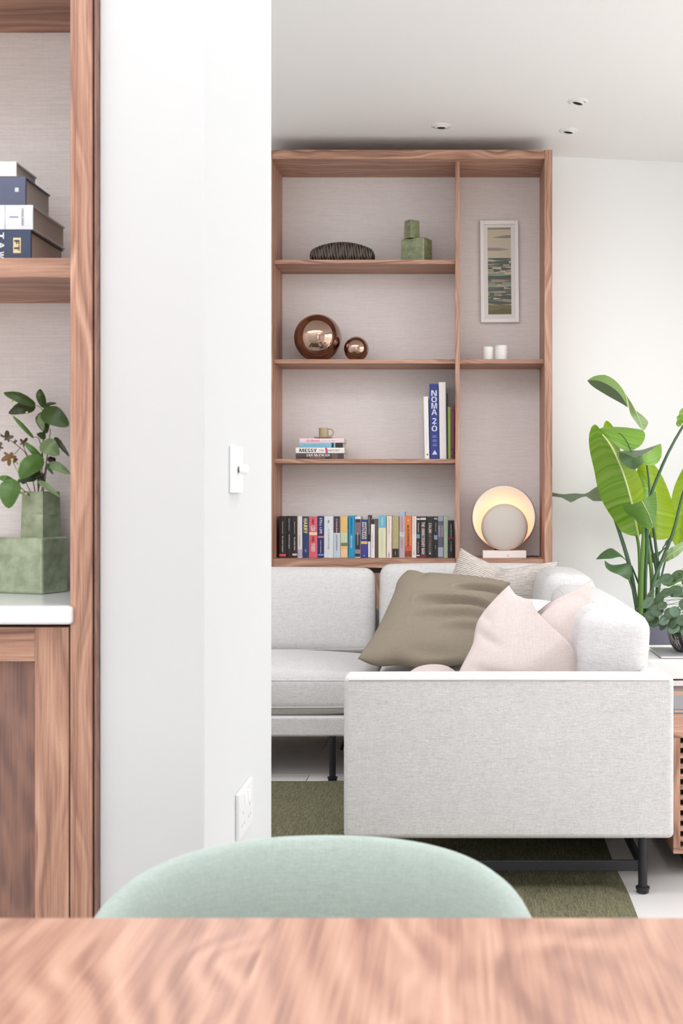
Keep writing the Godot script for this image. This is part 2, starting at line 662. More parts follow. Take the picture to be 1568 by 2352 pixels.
# ---------------------------------------------------------------- books
func book(called: String, lab: String, group: String, at: Vector3, size: Vector3, cover: Color, page_mat: Material, lean := 0.0, lying := false, hard := 0.0012) -> Node3D:
	# size: thickness, height, depth. Upright: the spine faces +z, at is the bottom centre of the spine. Lying: thickness is up, height runs along x.
	var root := thing(called, lab, "book", at, group)
	root.rotation.z = lean
	var cm := mat(cover, 0.45)
	var w := size.x
	var h := size.y
	var d := size.z
	var c := MB.new()
	var pg := MB.new()
	var lip := 0.003 if hard > 0.0015 else 0.0006
	# the spine is a shallow arch
	var rows := []
	for e in 2:
		var row := []
		for k in 9:
			var f := k / 8.0 * 2 - 1
			var x := f * w * 0.5
			var z := -0.12 * w * f * f * (0.5 if w < 0.03 else 0.35)
			row.append(Vector3(x, h * e, z))
		rows.append(row)
	c.grid(rows, Vector2.ONE, true)
	var zs: float = rows[0][0].z
	for s in [-1.0, 1.0]:
		c.rbox(Vector3(s * (w - hard) / 2, h / 2, zs - d / 2), Vector3(hard, h, d), hard * 0.3)
	c.rbox(Vector3(0, h / 2, zs - hard), Vector3(w, h, hard * 1.4), hard * 0.3)
	pg.rbox(Vector3(0, h / 2, zs - d / 2 - hard), Vector3(w - 2 * hard, h - 2 * lip, d - lip * 2), 0.0006)
	if lying:
		var turn := Transform3D(Basis(Vector3(0, 0, 1), PI / 2), Vector3(h / 2, w / 2, 0))
		for q in [c, pg]:
			for k in q.v.size():
				q.v[k] = turn * q.v[k]
				q.n[k] = turn.basis * q.n[k]
	obj("cover", c, cm, root)
	obj("pages", pg, page_mat, root)
	return root

func band(root: Node3D, x: float, y0: float, y1: float, w: float, c: Color, k := 0, called := "printed_band") -> void:
	# flat print on a spine
	var z := 0.0002 + 0.00012 * k
	obj(called, MB.new().rbox(Vector3(x, (y0 + y1) / 2, z - 0.0012), Vector3(w, y1 - y0, 0.0024), 0.0003), mat(c, 0.5), root)


# ================================================================ the scene
func _ready() -> void:
	rng.seed = 42
	setup_camera_and_light()
	make_materials()
	build_room()
	build_bookcase()
	build_near_cabinet()
	build_sofa()
	build_rug()
	build_right_furniture()
	build_table_and_chair()
	build_cushions()
	build_big_plant()
	build_small_plant()
	build_shelf_objects()
	build_near_shelf_objects()
	build_bottom_books()
	build_fittings()

func setup_camera_and_light() -> void:
	var cam := Camera3D.new()
	cam.name = "camera"
	var at := CameraAttributesPhysical.new()
	at.frustum_focal_length = 41.0
	at.frustum_focus_distance = 4.2
	at.frustum_near = 0.05
	at.frustum_far = 60.0
	at.exposure_aperture = 10.0
	cam.attributes = at
	add_child(cam)
	cam.position = Vector3(0, EYE, 0)
	cam.projection = Camera3D.PROJECTION_FRUSTUM
	cam.near = 0.05
	cam.far = 60.0
	cam.size = 2.0 * 0.05 * 1176.0 / F
	cam.frustum_offset = Vector2((784.0 - CX) / F, (CY - 1176.0) / F) * 0.05
	cam.current = true
	var we := WorldEnvironment.new()
	we.name = "world_environment"
	var e := Environment.new()
	e.background_mode = Environment.BG_SKY
	var sm := ProceduralSkyMaterial.new()
	sm.sky_top_color = Color(0.97, 0.98, 1.0)
	sm.sky_horizon_color = Color(1.0, 0.99, 0.985)
	sm.ground_bottom_color = Color(0.74, 0.74, 0.73)
	sm.ground_horizon_color = Color(0.84, 0.84, 0.83)
	sm.sun_angle_max = 1.0
	e.sky = Sky.new()
	e.sky.sky_material = sm
	e.background_energy_multiplier = 1.0
	e.tonemap_mode = Environment.TONE_MAPPER_LINEAR
	e.tonemap_exposure = 4.2
	e.sdfgi_enabled = true
	e.ssao_enabled = true
	e.ssil_enabled = true
	we.environment = e
	add_child(we)

func build_room() -> void:
	# room: x -3.2 .. 2.4, z -5.93 .. 2.6, ceiling 2.82
	var top := 2.82
	var fl := Node3D.new()
	fl.name = "floor"
	fl.set_meta("kind", "structure")
	fl.set_meta("label", "pale grey stone tiled floor with fine joints")
	add_child(fl)
	obj("bedding", span(Vector3(-3.4, -0.3, -6.7), Vector3(2.6, -0.007, 2.8), 0.0), M.grout, fl)
	var tx := 0.94
	var tz := 0.47
	var shade := []
	for k in 4:
		var g := 0.97 + 0.015 * k
		shade.append(mat(Color(rgb(218, 214, 210).r * g, rgb(218, 214, 210).g * g, rgb(218, 214, 210).b * g), 0.35))
	var tmesh := MB.new().rbox(Vector3(0, -0.006, 0), Vector3(tx - 0.003, 0.012, tz - 0.003), 0.001).mesh()
	for j in 20:
		for i in 7:
			var x := -3.4 + 0.47 + i * tx - (tx / 2 if j % 2 else 0.0)
			var z := -3.30 + tz / 2 + (j - 7) * tz
			if x > 2.7:
				continue
			var o := obj("tile", tmesh, shade[rng.randi() % 4], fl)
			o.position = Vector3(x, 0, z)
	# ceiling with a rooflight over the dining end
	var c := MB.new()
	var z0 := -6.7
	var z1 := 2.8
	# openings: x -1.4 .. 1.0, z -2.2 .. 0.0 and x -3.0 .. 0.5, z -3.98 .. -2.55
	for r in [[-3.4, -1.4, -2.55, z1], [1.0, 2.6, -2.55, z1], [-1.4, 1.0, 0.0, z1], [-1.4, 1.0, -2.55, -2.2], [-3.4, -3.0, z0, -2.55], [0.5, 2.6, z0, -2.55], [-3.0, 0.5, z0, -3.98]]:
		c.rbox(Vector3((r[0] + r[1]) / 2, top + 0.15, (r[2] + r[3]) / 2), Vector3(r[1] - r[0], 0.3, r[3] - r[2]), 0.0)
	struct("ceiling", c, M.ceiling, "smooth white ceiling")
	struct("wall_back", span(Vector3(-3.4, 0, -6.2), Vector3(0.45, top, -5.935), 0.0), M.wall, "white wall behind the walnut bookcase")
	var ang := atan(0.16)
	var wb := MB.new().rbox(Vector3(0, top / 2, 0), Vector3(1.9, top, 0.2), 0.0)
	var w := struct("wall_corner", wb, M.wall, "bare white wall behind the tall plant")
	w.rotation.y = ang
	w.position = Vector3(0.40, 0, -5.93) + Basis(Vector3.UP, ang) * Vector3(0.95, 0, -0.1)
	struct("wall_left", span(Vector3(-3.4, 0, -6.2), Vector3(-3.2, top, 2.8), 0.0), M.wall, "white side wall out of the picture on the left")
	# right wall with the garden doors along the whole room
	var rw := MB.new()
	rw.rbox(Vector3(2.0, top / 2, -6.0), Vector3(0.2, top, 1.6), 0.0)
	rw.rbox(Vector3(2.0, top / 2, 0.15), Vector3(0.2, top, 5.3), 0.0)
	rw.rbox(Vector3(2.0, (2.55 + top) / 2, -3.85), Vector3(0.2, top - 2.55, 2.7), 0.0)
	struct("wall_right", rw, M.wall, "white wall with glazed garden doors on the right")
	var bw := MB.new()
	bw.rbox(Vector3(-3.0, top / 2, 2.7), Vector3(0.8, top, 0.2), 0.0)
	bw.rbox(Vector3(1.5, top / 2, 2.7), Vector3(1.2, top, 0.2), 0.0)
	bw.rbox(Vector3(-0.85, (2.45 + top) / 2, 2.7), Vector3(3.5, top - 2.45, 0.2), 0.0)
	struct("wall_front", bw, M.wall, "white wall with glazed doors behind the camera")
	var wf := MB.new()
	for z in [-5.17, -3.85, -2.53]:
		wf.rbox(Vector3(2.0, 1.275, z), Vector3(0.06, 2.55, 0.06), 0.003)
	struct("window_1", wf, M.trim, "white frame of the garden doors")
	var wg := MB.new()
	for x in [-2.57, -1.0, 0.87]:
		wg.rbox(Vector3(x, 1.23, 2.7), Vector3(0.06, 2.44, 0.06), 0.003)
	struct("window_2", wg, M.trim, "white frame of the doors behind the camera")
	# the nib of wall between dining end and sitting end
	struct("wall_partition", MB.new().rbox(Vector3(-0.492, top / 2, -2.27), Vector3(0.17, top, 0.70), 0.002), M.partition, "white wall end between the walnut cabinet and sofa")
	struct("wall_niche", span(Vector3(-3.2, 0, -2.62), Vector3(-0.577, top, -2.27), 0.0), M.wall, "white wall behind the near walnut cabinet")

func build_bookcase() -> void:
	var root := thing("bookcase", "tall walnut bookcase with grasscloth back along the far wall", "bookcase")
	var zf := -5.6
	var zb := -5.926
	var xl := -0.866
	var xr := 0.4227
	var topy := 2.752
	obj("side_panel", span(Vector3(xl - 0.037, 0, zb), Vector3(xl, topy, zf), 0.0015, 1), M.walnut, root)
	obj("side_panel", span(Vector3(xr, 0, zb), Vector3(xr + 0.037, topy, zf), 0.0015, 1), M.walnut, root)
	obj("top_panel", span(Vector3(xl, topy - 0.043, zb), Vector3(xr, topy, zf), 0.0015, 0), M.walnut, root)
	obj("divider", span(Vector3(0, 0.813, zb), Vector3(0.0216, topy - 0.043, -5.643), 0.0015, 1), M.walnut, root)
	for y in [2.245, 1.768, 1.290]:
		obj("shelf", span(Vector3(xl, y - 0.021, zb), Vector3(0, y, -5.667), 0.0015, 0), M.walnut, root)
	obj("shelf", span(Vector3(0.0216, 1.747, zb), Vector3(xr, 1.768, -5.667), 0.0015, 0), M.walnut, root)
	obj("bottom_panel", span(Vector3(xl, 0.770, zb), Vector3(-0.001, 0.813, -5.612), 0.0015, 0), M.walnut, root)
	obj("bottom_panel", span(Vector3(0.001, 0.770, zb), Vector3(xr, 0.813, -5.612), 0.0015, 0), M.walnut, root)
	obj("back_panel", span(Vector3(xl - 0.01, 0.77, zb - 0.006), Vector3(xr + 0.01, topy - 0.02, zb), 0.0), M.grass, root)
	# closed cupboards below, behind the sofa
	for k in 3:
		var x0 := lerpf(xl, xr, k / 3.0) + 0.002
		var x1 := lerpf(xl, xr, (k + 1) / 3.0) - 0.002
		obj("door", span(Vector3(x0, 0.10, -5.66), Vector3(x1, 0.745, -5.64), 0.0015, 1), M.walnut, root)
	obj("plinth", span(Vector3(xl, 0, -5.70), Vector3(xr, 0.09, -5.68), 0.001, 0), M.walnut, root)

func build_near_cabinet() -> void:
	var root := thing("cabinet", "walnut wall cabinet with open shelves above panelled door at left edge", "cabinet")
	obj("post", span(Vector3(-0.6185, 0, -1.94), Vector3(-0.5835, 2.6, -1.90), 0.0012, 1), M.walnut, root)
	obj("side_panel", span(Vector3(-0.6185, 0, -2.26), Vector3(-0.5810, 2.6, -1.9405), 0.001, 1), M.gap, root)  # coloured near-black to draw the shadow gap beside the post
	obj("scribe_strip", span(Vector3(-0.5808, 0, -2.26), Vector3(-0.5773, 2.6, -1.904), 0.0006, 1), M.walnut_panel, root)  # darker walnut, so the strip looks shaded next to the lit post
	obj("shelf", span(Vector3(-1.5, 1.4715, -2.25), Vector3(-0.6185, 1.505, -1.99), 0.0012, 0), M.walnut, root)
	obj("top_panel", span(Vector3(-1.5, 1.986, -2.25), Vector3(-0.6185, 2.02, -1.97), 0.0012, 0), M.walnut, root)
	obj("back_panel", span(Vector3(-1.5, 0.92, -2.262), Vector3(-0.615, 2.6, -2.25), 0.0), M.grass, root)
	obj("side_panel", span(Vector3(-1.54, 0, -2.26), Vector3(-1.5, 2.6, -1.90), 0.001, 1), M.walnut, root)
	obj("body", span(Vector3(-1.5, 0.08, -2.25), Vector3(-0.621, 0.892, -1.925), 0.001, 1), M.gap, root)
	for k in 2:
		var x1 := -0.6208 - k * 0.44
		var x0 := x1 - 0.437
		var d := Node3D.new()
		d.name = "door" if k == 0 else "door_001"
		root.add_child(d)
		var st := 0.0545
		obj("stile", span(Vector3(x1 - st, 0.09, -1.923), Vector3(x1, 0.893, -1.90), 0.001, 1), M.walnut, d)
		obj("stile", span(Vector3(x0, 0.09, -1.923), Vector3(x0 + st, 0.893, -1.90), 0.001, 1), M.walnut, d)
		obj("rail", span(Vector3(x0 + st, 0.838, -1.923), Vector3(x1 - st, 0.893, -1.9004), 0.001, 0), M.walnut, d)
		obj("rail", span(Vector3(x0 + st, 0.09, -1.923), Vector3(x1 - st, 0.15, -1.9004), 0.001, 0), M.walnut, d)
		var pn := MB.new().rbox(Vector3((x0 + x1) / 2, 0.494, -1.918), Vector3(0.34, 0.70, 0.008), 0.0, 1, Vector2(0.02, 0.2))
		obj("panel", pn, M.walnut_panel, d)
	var wt := MB.new().rbox(Vector3(-1.0593, 0.9135, -2.0735), Vector3(0.8806, 0.029, 0.353), 0.001)
	wt.rbox(Vector3(-1.0555, 0.9135, -1.8892), Vector3(0.889, 0.029, 0.0184), 0.006, 1, Vector2.ZERO, Basis(), 1, Vector3.ZERO, 3)
	tag(obj("worktop", wt, M.stone), "white stone worktop slab on the near walnut cabinet", "worktop")

func build_sofa() -> void:
	var root := thing("corner_sofa", "pale grey fabric corner sofa on thin black metal legs", "sofa")
	# near arm, right-hand back, far back, base
	obj("arm", MB.new().rbox(Vector3(0.149, 0.381, -3.33), Vector3(0.918, 0.452, 0.10), 0.016, 1, Vector2.ZERO, Basis(), 6, Vector3(0, 0.002, 0.006), 4), M.sofa, root)
	obj("back", MB.new().rbox(Vector3(0.5725, 0.378, -4.43), Vector3(0.069, 0.446, 2.09), 0.016, 1, Vector2.ZERO, Basis(), 4, Vector3.ZERO, 4), M.sofa, root)
	obj("back", MB.new().rbox(Vector3(-0.431, 0.378, -5.44), Vector3(1.94, 0.446, 0.07), 0.016, 1, Vector2.ZERO, Basis(), 4, Vector3.ZERO, 4), M.sofa, root)
	obj("base", MB.new().rbox(Vector3(-0.852, 0.212, -5.0), Vector3(1.10, 0.081, 0.80), 0.012, 1, Vector2.ZERO, Basis(), 4, Vector3.ZERO, 3), M.sofa, root)
	obj("base", MB.new().rbox(Vector3(0.115, 0.212, -4.39), Vector3(0.84, 0.081, 2.0), 0.012, 1, Vector2.ZERO, Basis(), 4, Vector3.ZERO, 3), M.sofa, root)
	obj("arm", MB.new().rbox(Vector3(-1.45, 0.381, -5.02), Vector3(0.10, 0.452, 0.90), 0.016, 1, Vector2.ZERO, Basis(), 6, Vector3(0.004, 0.002, 0.002), 4), M.sofa, root)
	# seat cushions: base drop shows a dark gap under each
	for q in [[Vector3(-0.845, 0.341, -4.90), Vector3(1.03, 0.148, 0.60)], [Vector3(0.118, 0.343, -4.86), Vector3(0.85, 0.148, 0.70)], [Vector3(0.118, 0.343, -3.94), Vector3(0.85, 0.148, 1.10)]]:
		var c := obj("seat_cushion", MB.new().rbox(q[0], q[1], 0.035, 1, Vector2.ZERO, Basis(), 14, Vector3(0.004, 0.050, 0.008), 5).smooth(), M.sofa, root)
		var s: Vector3 = q[1]
		for e in [0.050, -0.052]:
			var loop := []
			for k in 25:
				var f := k / 24.0 * 2 - 1
				loop.append(q[0] + on_box(Vector3(f * (s.x / 2 - 0.03), e, s.z / 2), s, 0.035, Vector3(0.004, 0.050, 0.008)))
			seam_tube(loop, 0.0022, c)
	# back cushions
	for q in [[Vector3(-0.86, 0.600, -5.25), Vector3(1.005, 0.375, 0.15), -0.16, 0.0], [Vector3(0.07, 0.612, -5.25), Vector3(0.80, 0.385, 0.16), -0.16, 0.0]]:
		var b := Basis(Vector3.RIGHT, q[2])
		var c := obj("back_cushion", MB.new().rbox(Vector3.ZERO, q[1], 0.045, 1, Vector2.ZERO, Basis(), 14, Vector3(0.006, 0.008, 0.034), 5).smooth(), M.sofa, root)
		c.transform = Transform3D(b, q[0])
		var s: Vector3 = q[1]
		var loop := []
		for k in 13:
			var f := k / 12.0 * 2 - 1
			loop.append(on_box(Vector3(f * (s.x / 2 - 0.04), -s.y / 2 + 0.012, s.z / 2), s, 0.045, Vector3(0.006, 0.008, 0.034)))
		seam_tube(loop, 0.0022, c)
	for q in [[Vector3(0.462, 0.600, -4.02), Vector3(0.20, 0.330, 1.10), -0.10, 0.008], [Vector3(0.435, 0.620, -4.89), Vector3(0.19, 0.365, 0.58), -0.10, 0.012]]:
		var b := Basis(Vector3.BACK, q[2])
		var c := obj("back_cushion", MB.new().rbox(Vector3.ZERO, q[1], 0.05, 1, Vector2.ZERO, Basis(), 14, Vector3(0.026, 0.008, q[3]), 6).smooth(), M.sofa, root)
		c.transform = Transform3D(b, q[0])
		var s: Vector3 = q[1]
		for e in [-1.0, 1.0]:
			var loop := []
			for k in 13:
				var f := k / 12.0 * 2 - 1
				loop.append(on_box(Vector3(e * s.x / 2, s.y / 2, f * (s.z / 2 - 0.05)), s, 0.05, Vector3(0.026, 0.008, q[3])))
			seam_tube(loop, 0.0018, c)
	# arm piping
	seam_tube([Vector3(-0.295, 0.5965, -3.2795), Vector3(0.149, 0.5985, -3.2755), Vector3(0.593, 0.5965, -3.2795)], 0.0024, root)
	# metal frame
	for q in [Vector2(-0.245, -3.30), Vector2(0.523, -3.30), Vector2(-0.477, -4.60), Vector2(-1.40, -4.66), Vector2(-1.40, -5.36), Vector2(0.523, -5.36), Vector2(-0.477, -5.36)]:
		var leg := obj("leg", MB.new().tube([Vector3(q.x, 0.012, q.y), Vector3(q.x, 0.175, q.y)], 0.0128, -1, 16), M.black, root)
		obj("foot", MB.new().lathe([Vector2(0.0, 0.0), Vector2(0.014, 0.0), Vector2(0.0175, 0.004), Vector2(0.0175, 0.010), Vector2(0.0195, 0.012), Vector2(0.0195, 0.017), Vector2(0.013, 0.019), Vector2(0.0, 0.019)], 20, Transform3D(Basis(), Vector3(q.x, 0.0, q.y)), true), M.black, leg)
	obj("stretcher", span(Vector3(-0.24, 0.060, -3.312), Vector3(0.52, 0.0895, -3.300), 0.002), M.black, root)
	obj("stretcher", span(Vector3(0.515, 0.060, -5.36), Vector3(0.529, 0.0895, -3.31), 0.002), M.black, root)
	obj("brace", MB.new().tube([Vector3(-0.44, 0.16, -4.95), Vector3(-0.49, 0.02, -5.1)], 0.006), M.black, root)
	obj("brace", MB.new().tube([Vector3(-0.40, 0.16, -4.95), Vector3(-0.45, 0.02, -5.1)], 0.006), M.black, root)

func build_rug() -> void:
	var rows := []
	var n := 60
	for j in 50:
		var row := []
		for i in n + 1:
			var x := lerpf(-2.3, 0.48, float(i) / n)
			var z := lerpf(-4.60, -2.72, j / 49.0)
			var y := 0.011 + 0.0015 * sin(x * 9.0 + z * 5.0)
			if i == 0 or i == n or j == 0 or j == 49:
				y = 0.001
			var ex := 0.002 * sin(z * 11.0) if i >= n - 1 else 0.0
			var ez := 0.010 * sin(x * 6.0) if j <= 1 else 0.0
			row.append(Vector3(x + ex, y, z + ez))
		rows.append(row)
	tag(obj("rug", MB.new().grid(rows, Vector2.ONE, false), M.rug), "olive green woven rug lying under the corner sofa", "rug")

func build_right_furniture() -> void:
	var u := thing("media_unit", "low walnut unit with slatted front beside the sofa arm", "sideboard")
	var x0 := 0.632
	var x1 := 1.75
	obj("top", span(Vector3(x0, 0.405, -4.15), Vector3(x1, 0.423, -3.43), 0.0015, 0), M.walnut, u)
	obj("bottom", span(Vector3(x0, 0.069, -4.15), Vector3(x1, 0.087, -3.43), 0.0015, 0), M.walnut, u)
	obj("side_panel", span(Vector3(x0, 0.087, -4.15), Vector3(x0 + 0.021, 0.405, -3.43), 0.001, 1), M.walnut, u)
	obj("side_panel", span(Vector3(x1 - 0.021, 0.087, -4.15), Vector3(x1, 0.405, -3.43), 0.001, 1), M.walnut, u)
	obj("inner_back", span(Vector3(x0 + 0.021, 0.087, -3.50), Vector3(x1 - 0.021, 0.405, -3.49), 0.0), M.gap, u)
	for k in 10:
		var y := 0.104 + k * 0.0302
		obj("slat", span(Vector3(x0 + 0.021, y, -3.449), Vector3(x1 - 0.021, y + 0.0132, -3.433), 0.0008, 0), M.walnut, u)
	obj("plinth", span(Vector3(x0 + 0.06, 0.0, -4.1), Vector3(x1 - 0.06, 0.069, -3.50), 0.001), M.gap, u)  # shadow under the unit is painted into this dark plinth colour
	var b := thing("storage_bench", "white low bench behind the walnut slatted unit", "bench")
	obj("top", span(Vector3(0.66, 0.458, -4.62), Vector3(1.75, 0.528, -4.20), 0.003), M.white, b)
	obj("drawer_front", span(Vector3(0.662, 0.432, -4.60), Vector3(1.748, 0.452, -4.206), 0.002), M.white, b)
	obj("plinth", span(Vector3(0.70, 0.0, -4.6), Vector3(1.72, 0.433, -4.225), 0.0), mat(rgb(214, 196, 190), 0.6), b)
	# grey books
	var g := thing("book", "large grey coffee table book under the patterned plant pot", "book")
	obj("cover", span(Vector3(0.731, 0.5375, -4.45), Vector3(1.03, 0.5405, -4.215), 0.0008), M.grey_book, g)
	obj("cover", span(Vector3(0.731, 0.5285, -4.45), Vector3(1.03, 0.5310, -4.215), 0.0008), M.grey_book, g)
	obj("pages", span(Vector3(0.735, 0.5310, -4.447), Vector3(1.026, 0.5375, -4.218), 0.0005), M.white, g)
	var g2 := thing("book", "grey book lying on top of the walnut slatted unit", "book")
	obj("cover", span(Vector3(0.685, 0.4355, -3.98), Vector3(0.96, 0.439, -3.72), 0.0008), M.grey_book, g2)
	obj("cover", span(Vector3(0.685, 0.4235, -3.98), Vector3(0.96, 0.4265, -3.72), 0.0008), M.grey_book, g2)
	obj("pages", span(Vector3(0.69, 0.4265, -3.976), Vector3(0.956, 0.4355, -3.724), 0.0005), M.pages, g2)

func build_table_and_chair() -> void:
	var t := thing("dining_table", "walnut dining table top across the foreground", "table")
	var top := MB.new()
	top.rbox(Vector3(-0.15, 0.735, -0.44), Vector3(2.1, 0.03, 1.10), 0.004, 2, Vector2(0.0, 0.0), Basis(), 1, Vector3.ZERO, 3)
	obj("top", top, M.table, t)
	for x in [-1.1, 0.8]:
		for z in [-0.88, 0.02]:
			obj("leg", MB.new().tube([Vector3(x, 0, z), Vector3(x, 0.72, z)], 0.022, 0.03, 16), M.walnut, t)
	# shell chair pushed up to the far side of the table
	var cx := -0.143
	var cz := -1.145
	var ch := thing("dining_chair", "sage green upholstered chair with curved back beyond the table", "chair")
	var prof := []
	for k in 9:
		prof.append(Vector2(-0.026, 0.46 + (0.675 - 0.46) * k / 8.0))
	for k in range(1, 13):
		var a := PI - PI * k / 13.0
		prof.append(Vector2(0.026 * cos(a), 0.675 + 0.046 * sin(a)))
	for k in 9:
		prof.append(Vector2(0.026, 0.675 - (0.675 - 0.44) * k / 8.0))
	var rows := []
	var nseg := 60
	for k in nseg + 1:
		var th := lerpf(-1.95, 1.95, float(k) / nseg)
		var drop := 0.10 * pow(absf(th) / 1.95, 3.0) + 0.05 * pow(absf(th) / 1.95, 8.0)
		var row := []
		for p in prof:
			var f: float = clampf((p.y - 0.44) / 0.28, 0.0, 1.0)
			var r: float = (0.165 + 0.05 * sqrt(f)) + p.x
			var y: float = lerpf(0.44, p.y - drop, f)
			row.append(Vector3(cx + sin(th) * r, y, cz - cos(th) * r * 0.86))
		rows.append(row)
	var shell := MB.new().grid(rows, Vector2.ONE, true)
	for e in [0, nseg]:
		var cen := []
		for q in rows[e]:
			cen.append(rows[e][14].lerp(rows[e][0], 0.5))
		shell.grid([cen, rows[e]], Vector2.ONE, e == 0)
	obj("shell", shell, M.sage, ch)
	obj("seat", MB.new().lathe([Vector2(0.0, 0.425), Vector2(0.17, 0.425), Vector2(0.19, 0.44), Vector2(0.185, 0.465), Vector2(0.15, 0.478), Vector2(0.0, 0.482)], 40, Transform3D(Basis(), Vector3(cx, 0, cz))), M.sage, ch)
	for x in [-1.0, 1.0]:
		for z in [-1.0, 1.0]:
			obj("leg", MB.new().tube([Vector3(cx + x * 0.21, 0, cz + z * 0.2), Vector3(cx + x * 0.12, 0.43, cz + z * 0.12)], 0.011, 0.016, 12), M.walnut, ch)

func build_cushions() -> void:
	# olive: leaning back in the corner
	var d := func(px: float, py: float, dn: float, df: float, y0: float, y1: float) -> Vector3:
		return P(px, py, lerpf(df, dn, clampf((py - y0) / (y1 - y0), -0.3, 1.3)))
	var o := func(px: float, py: float) -> Vector3: return d.call(px, py, 4.52, 4.92, 1312.0, 1520.0)
	pillow("cushion", [
		[o.call(821, 1513), o.call(862, 1526), o.call(915, 1522), o.call(975, 1530), o.call(1040, 1524), o.call(1092, 1520)],
		[o.call(1092, 1520), o.call(1120, 1452), o.call(1148, 1390), o.call(1172, 1338)],
		[o.call(936, 1310), o.call(985, 1324), o.call(1080, 1331), o.call(1172, 1338)],
		[o.call(821, 1513), o.call(866, 1448), o.call(902, 1372), o.call(912, 1340), o.call(936, 1310)]],
		0.18, M.olive, "plain olive taupe linen cushion slumped beside the pink cushion", "throw cushions on the sofa",
		[[-0.25, -0.16, 1.05, 0.10, 0.055, 0.034, 0.020], [0.30, 0.30, 1.1, 0.62, 0.055, 0.034, 0.018], [-0.2, -0.40, 1.0, -0.16, 0.06, 0.022, 0.012], [0.3, -0.52, 1.0, -0.42, 0.06, 0.016, 0.008], [-0.1, -0.82, 0.6, -0.86, 0.08, 0.012], [-0.45, 0.95, -0.3, 0.5, 0.10, 0.012]], Vector2.ONE, 80, 70)
	var s := func(px: float, py: float) -> Vector3: return d.call(px, py, 4.98, 5.10, 1258.0, 1460.0)
	pillow("cushion", [
		[s.call(990, 1466), s.call(1100, 1470), s.call(1222, 1470)],
		[s.call(1222, 1470), s.call(1238, 1385), s.call(1262, 1335), s.call(1282, 1288)],
		[s.call(1058, 1258), s.call(1100, 1283), s.call(1163, 1307), s.call(1215, 1299), s.call(1282, 1288)],
		[s.call(990, 1466), s.call(1022, 1360), s.call(1042, 1310), s.call(1058, 1258)]],
		0.16, M.striped, "brown and cream striped cushion in the sofa corner below the lamp", "throw cushions on the sofa",
		[[-0.05, 1.1, -0.25, 0.2, 0.12, 0.028, 0.01]], Vector2(1.3, 1.0))
	var w := func(px: float, py: float) -> Vector3: return d.call(px, py, 4.05, 4.25, 1380.0, 1560.0)
	pillow("cushion", [
		[w.call(1120, 1570), w.call(1200, 1574), w.call(1290, 1570)],
		[w.call(1290, 1570), w.call(1292, 1470), w.call(1284, 1386)],
		[w.call(1130, 1390), w.call(1180, 1379), w.call(1240, 1380), w.call(1284, 1386)],
		[w.call(1120, 1570), w.call(1124, 1480), w.call(1130, 1390)]],
		0.12, M.pale_cushion, "pale grey cushion glimpsed in the dip of the pink cushion", "throw cushions on the sofa")
	var p := func(px: float, py: float) -> Vector3: return d.call(px, py, 3.46, 3.72, 1340.0, 1630.0)
	var pk := pillow("cushion", [
		[p.call(1022, 1632), p.call(1100, 1640), p.call(1200, 1642), p.call(1312, 1636)],
		[p.call(1312, 1636), p.call(1340, 1545), p.call(1361, 1450), p.call(1357, 1333)],
		[p.call(1168, 1344), p.call(1190, 1376), p.call(1216, 1399), p.call(1232, 1406), p.call(1262, 1384), p.call(1305, 1362), p.call(1357, 1333)],
		[p.call(1022, 1632), p.call(1052, 1548), p.call(1083, 1486), p.call(1096, 1430), p.call(1134, 1380), p.call(1168, 1344)]],
		0.17, M.pink, "pale pink cushion with a dented top behind the near arm", "throw cushions on the sofa",
		[[-0.27, 1.0, 0.92, -0.25, 0.035, 0.075, 0.05, 0.55], [-0.7, -0.55, 0.6, -0.66, 0.08, 0.015], [-0.9, -0.02, -0.45, -0.12, 0.08, 0.010], [-0.95, 0.3, -0.7, 0.22, 0.07, 0.008]], Vector2.ONE, 96, 90)
	var line := []
	for q in [[1162, 1352], [1143, 1392], [1128, 1440], [1117, 1490], [1102, 1528], [1090, 1552]]:
		line.append(p.call(q[0], q[1]) + Vector3(0, 0.01, 0.05))
	# lying pink cushion, mostly hidden by the arm
	var f := func(px: float, z: float, y: float) -> Vector3: return Vector3((px - CX) / F * -z, y, z)
	pillow("cushion", [
		[f.call(915.0, -3.52, 0.492), f.call(985.0, -3.50, 0.492), f.call(1042.0, -3.56, 0.492)],
		[f.call(1042.0, -3.56, 0.492), f.call(1052.0, -3.72, 0.497), f.call(1060.0, -3.92, 0.492)],
		[f.call(935.0, -3.90, 0.492), f.call(1000.0, -3.93, 0.492), f.call(1060.0, -3.92, 0.492)],
		[f.call(915.0, -3.52, 0.492), f.call(922.0, -3.7, 0.497), f.call(935.0, -3.90, 0.492)]],
		0.155, M.pink, "second pale pink cushion lying flat on the seat left of the upright one", "throw cushions on the sofa")

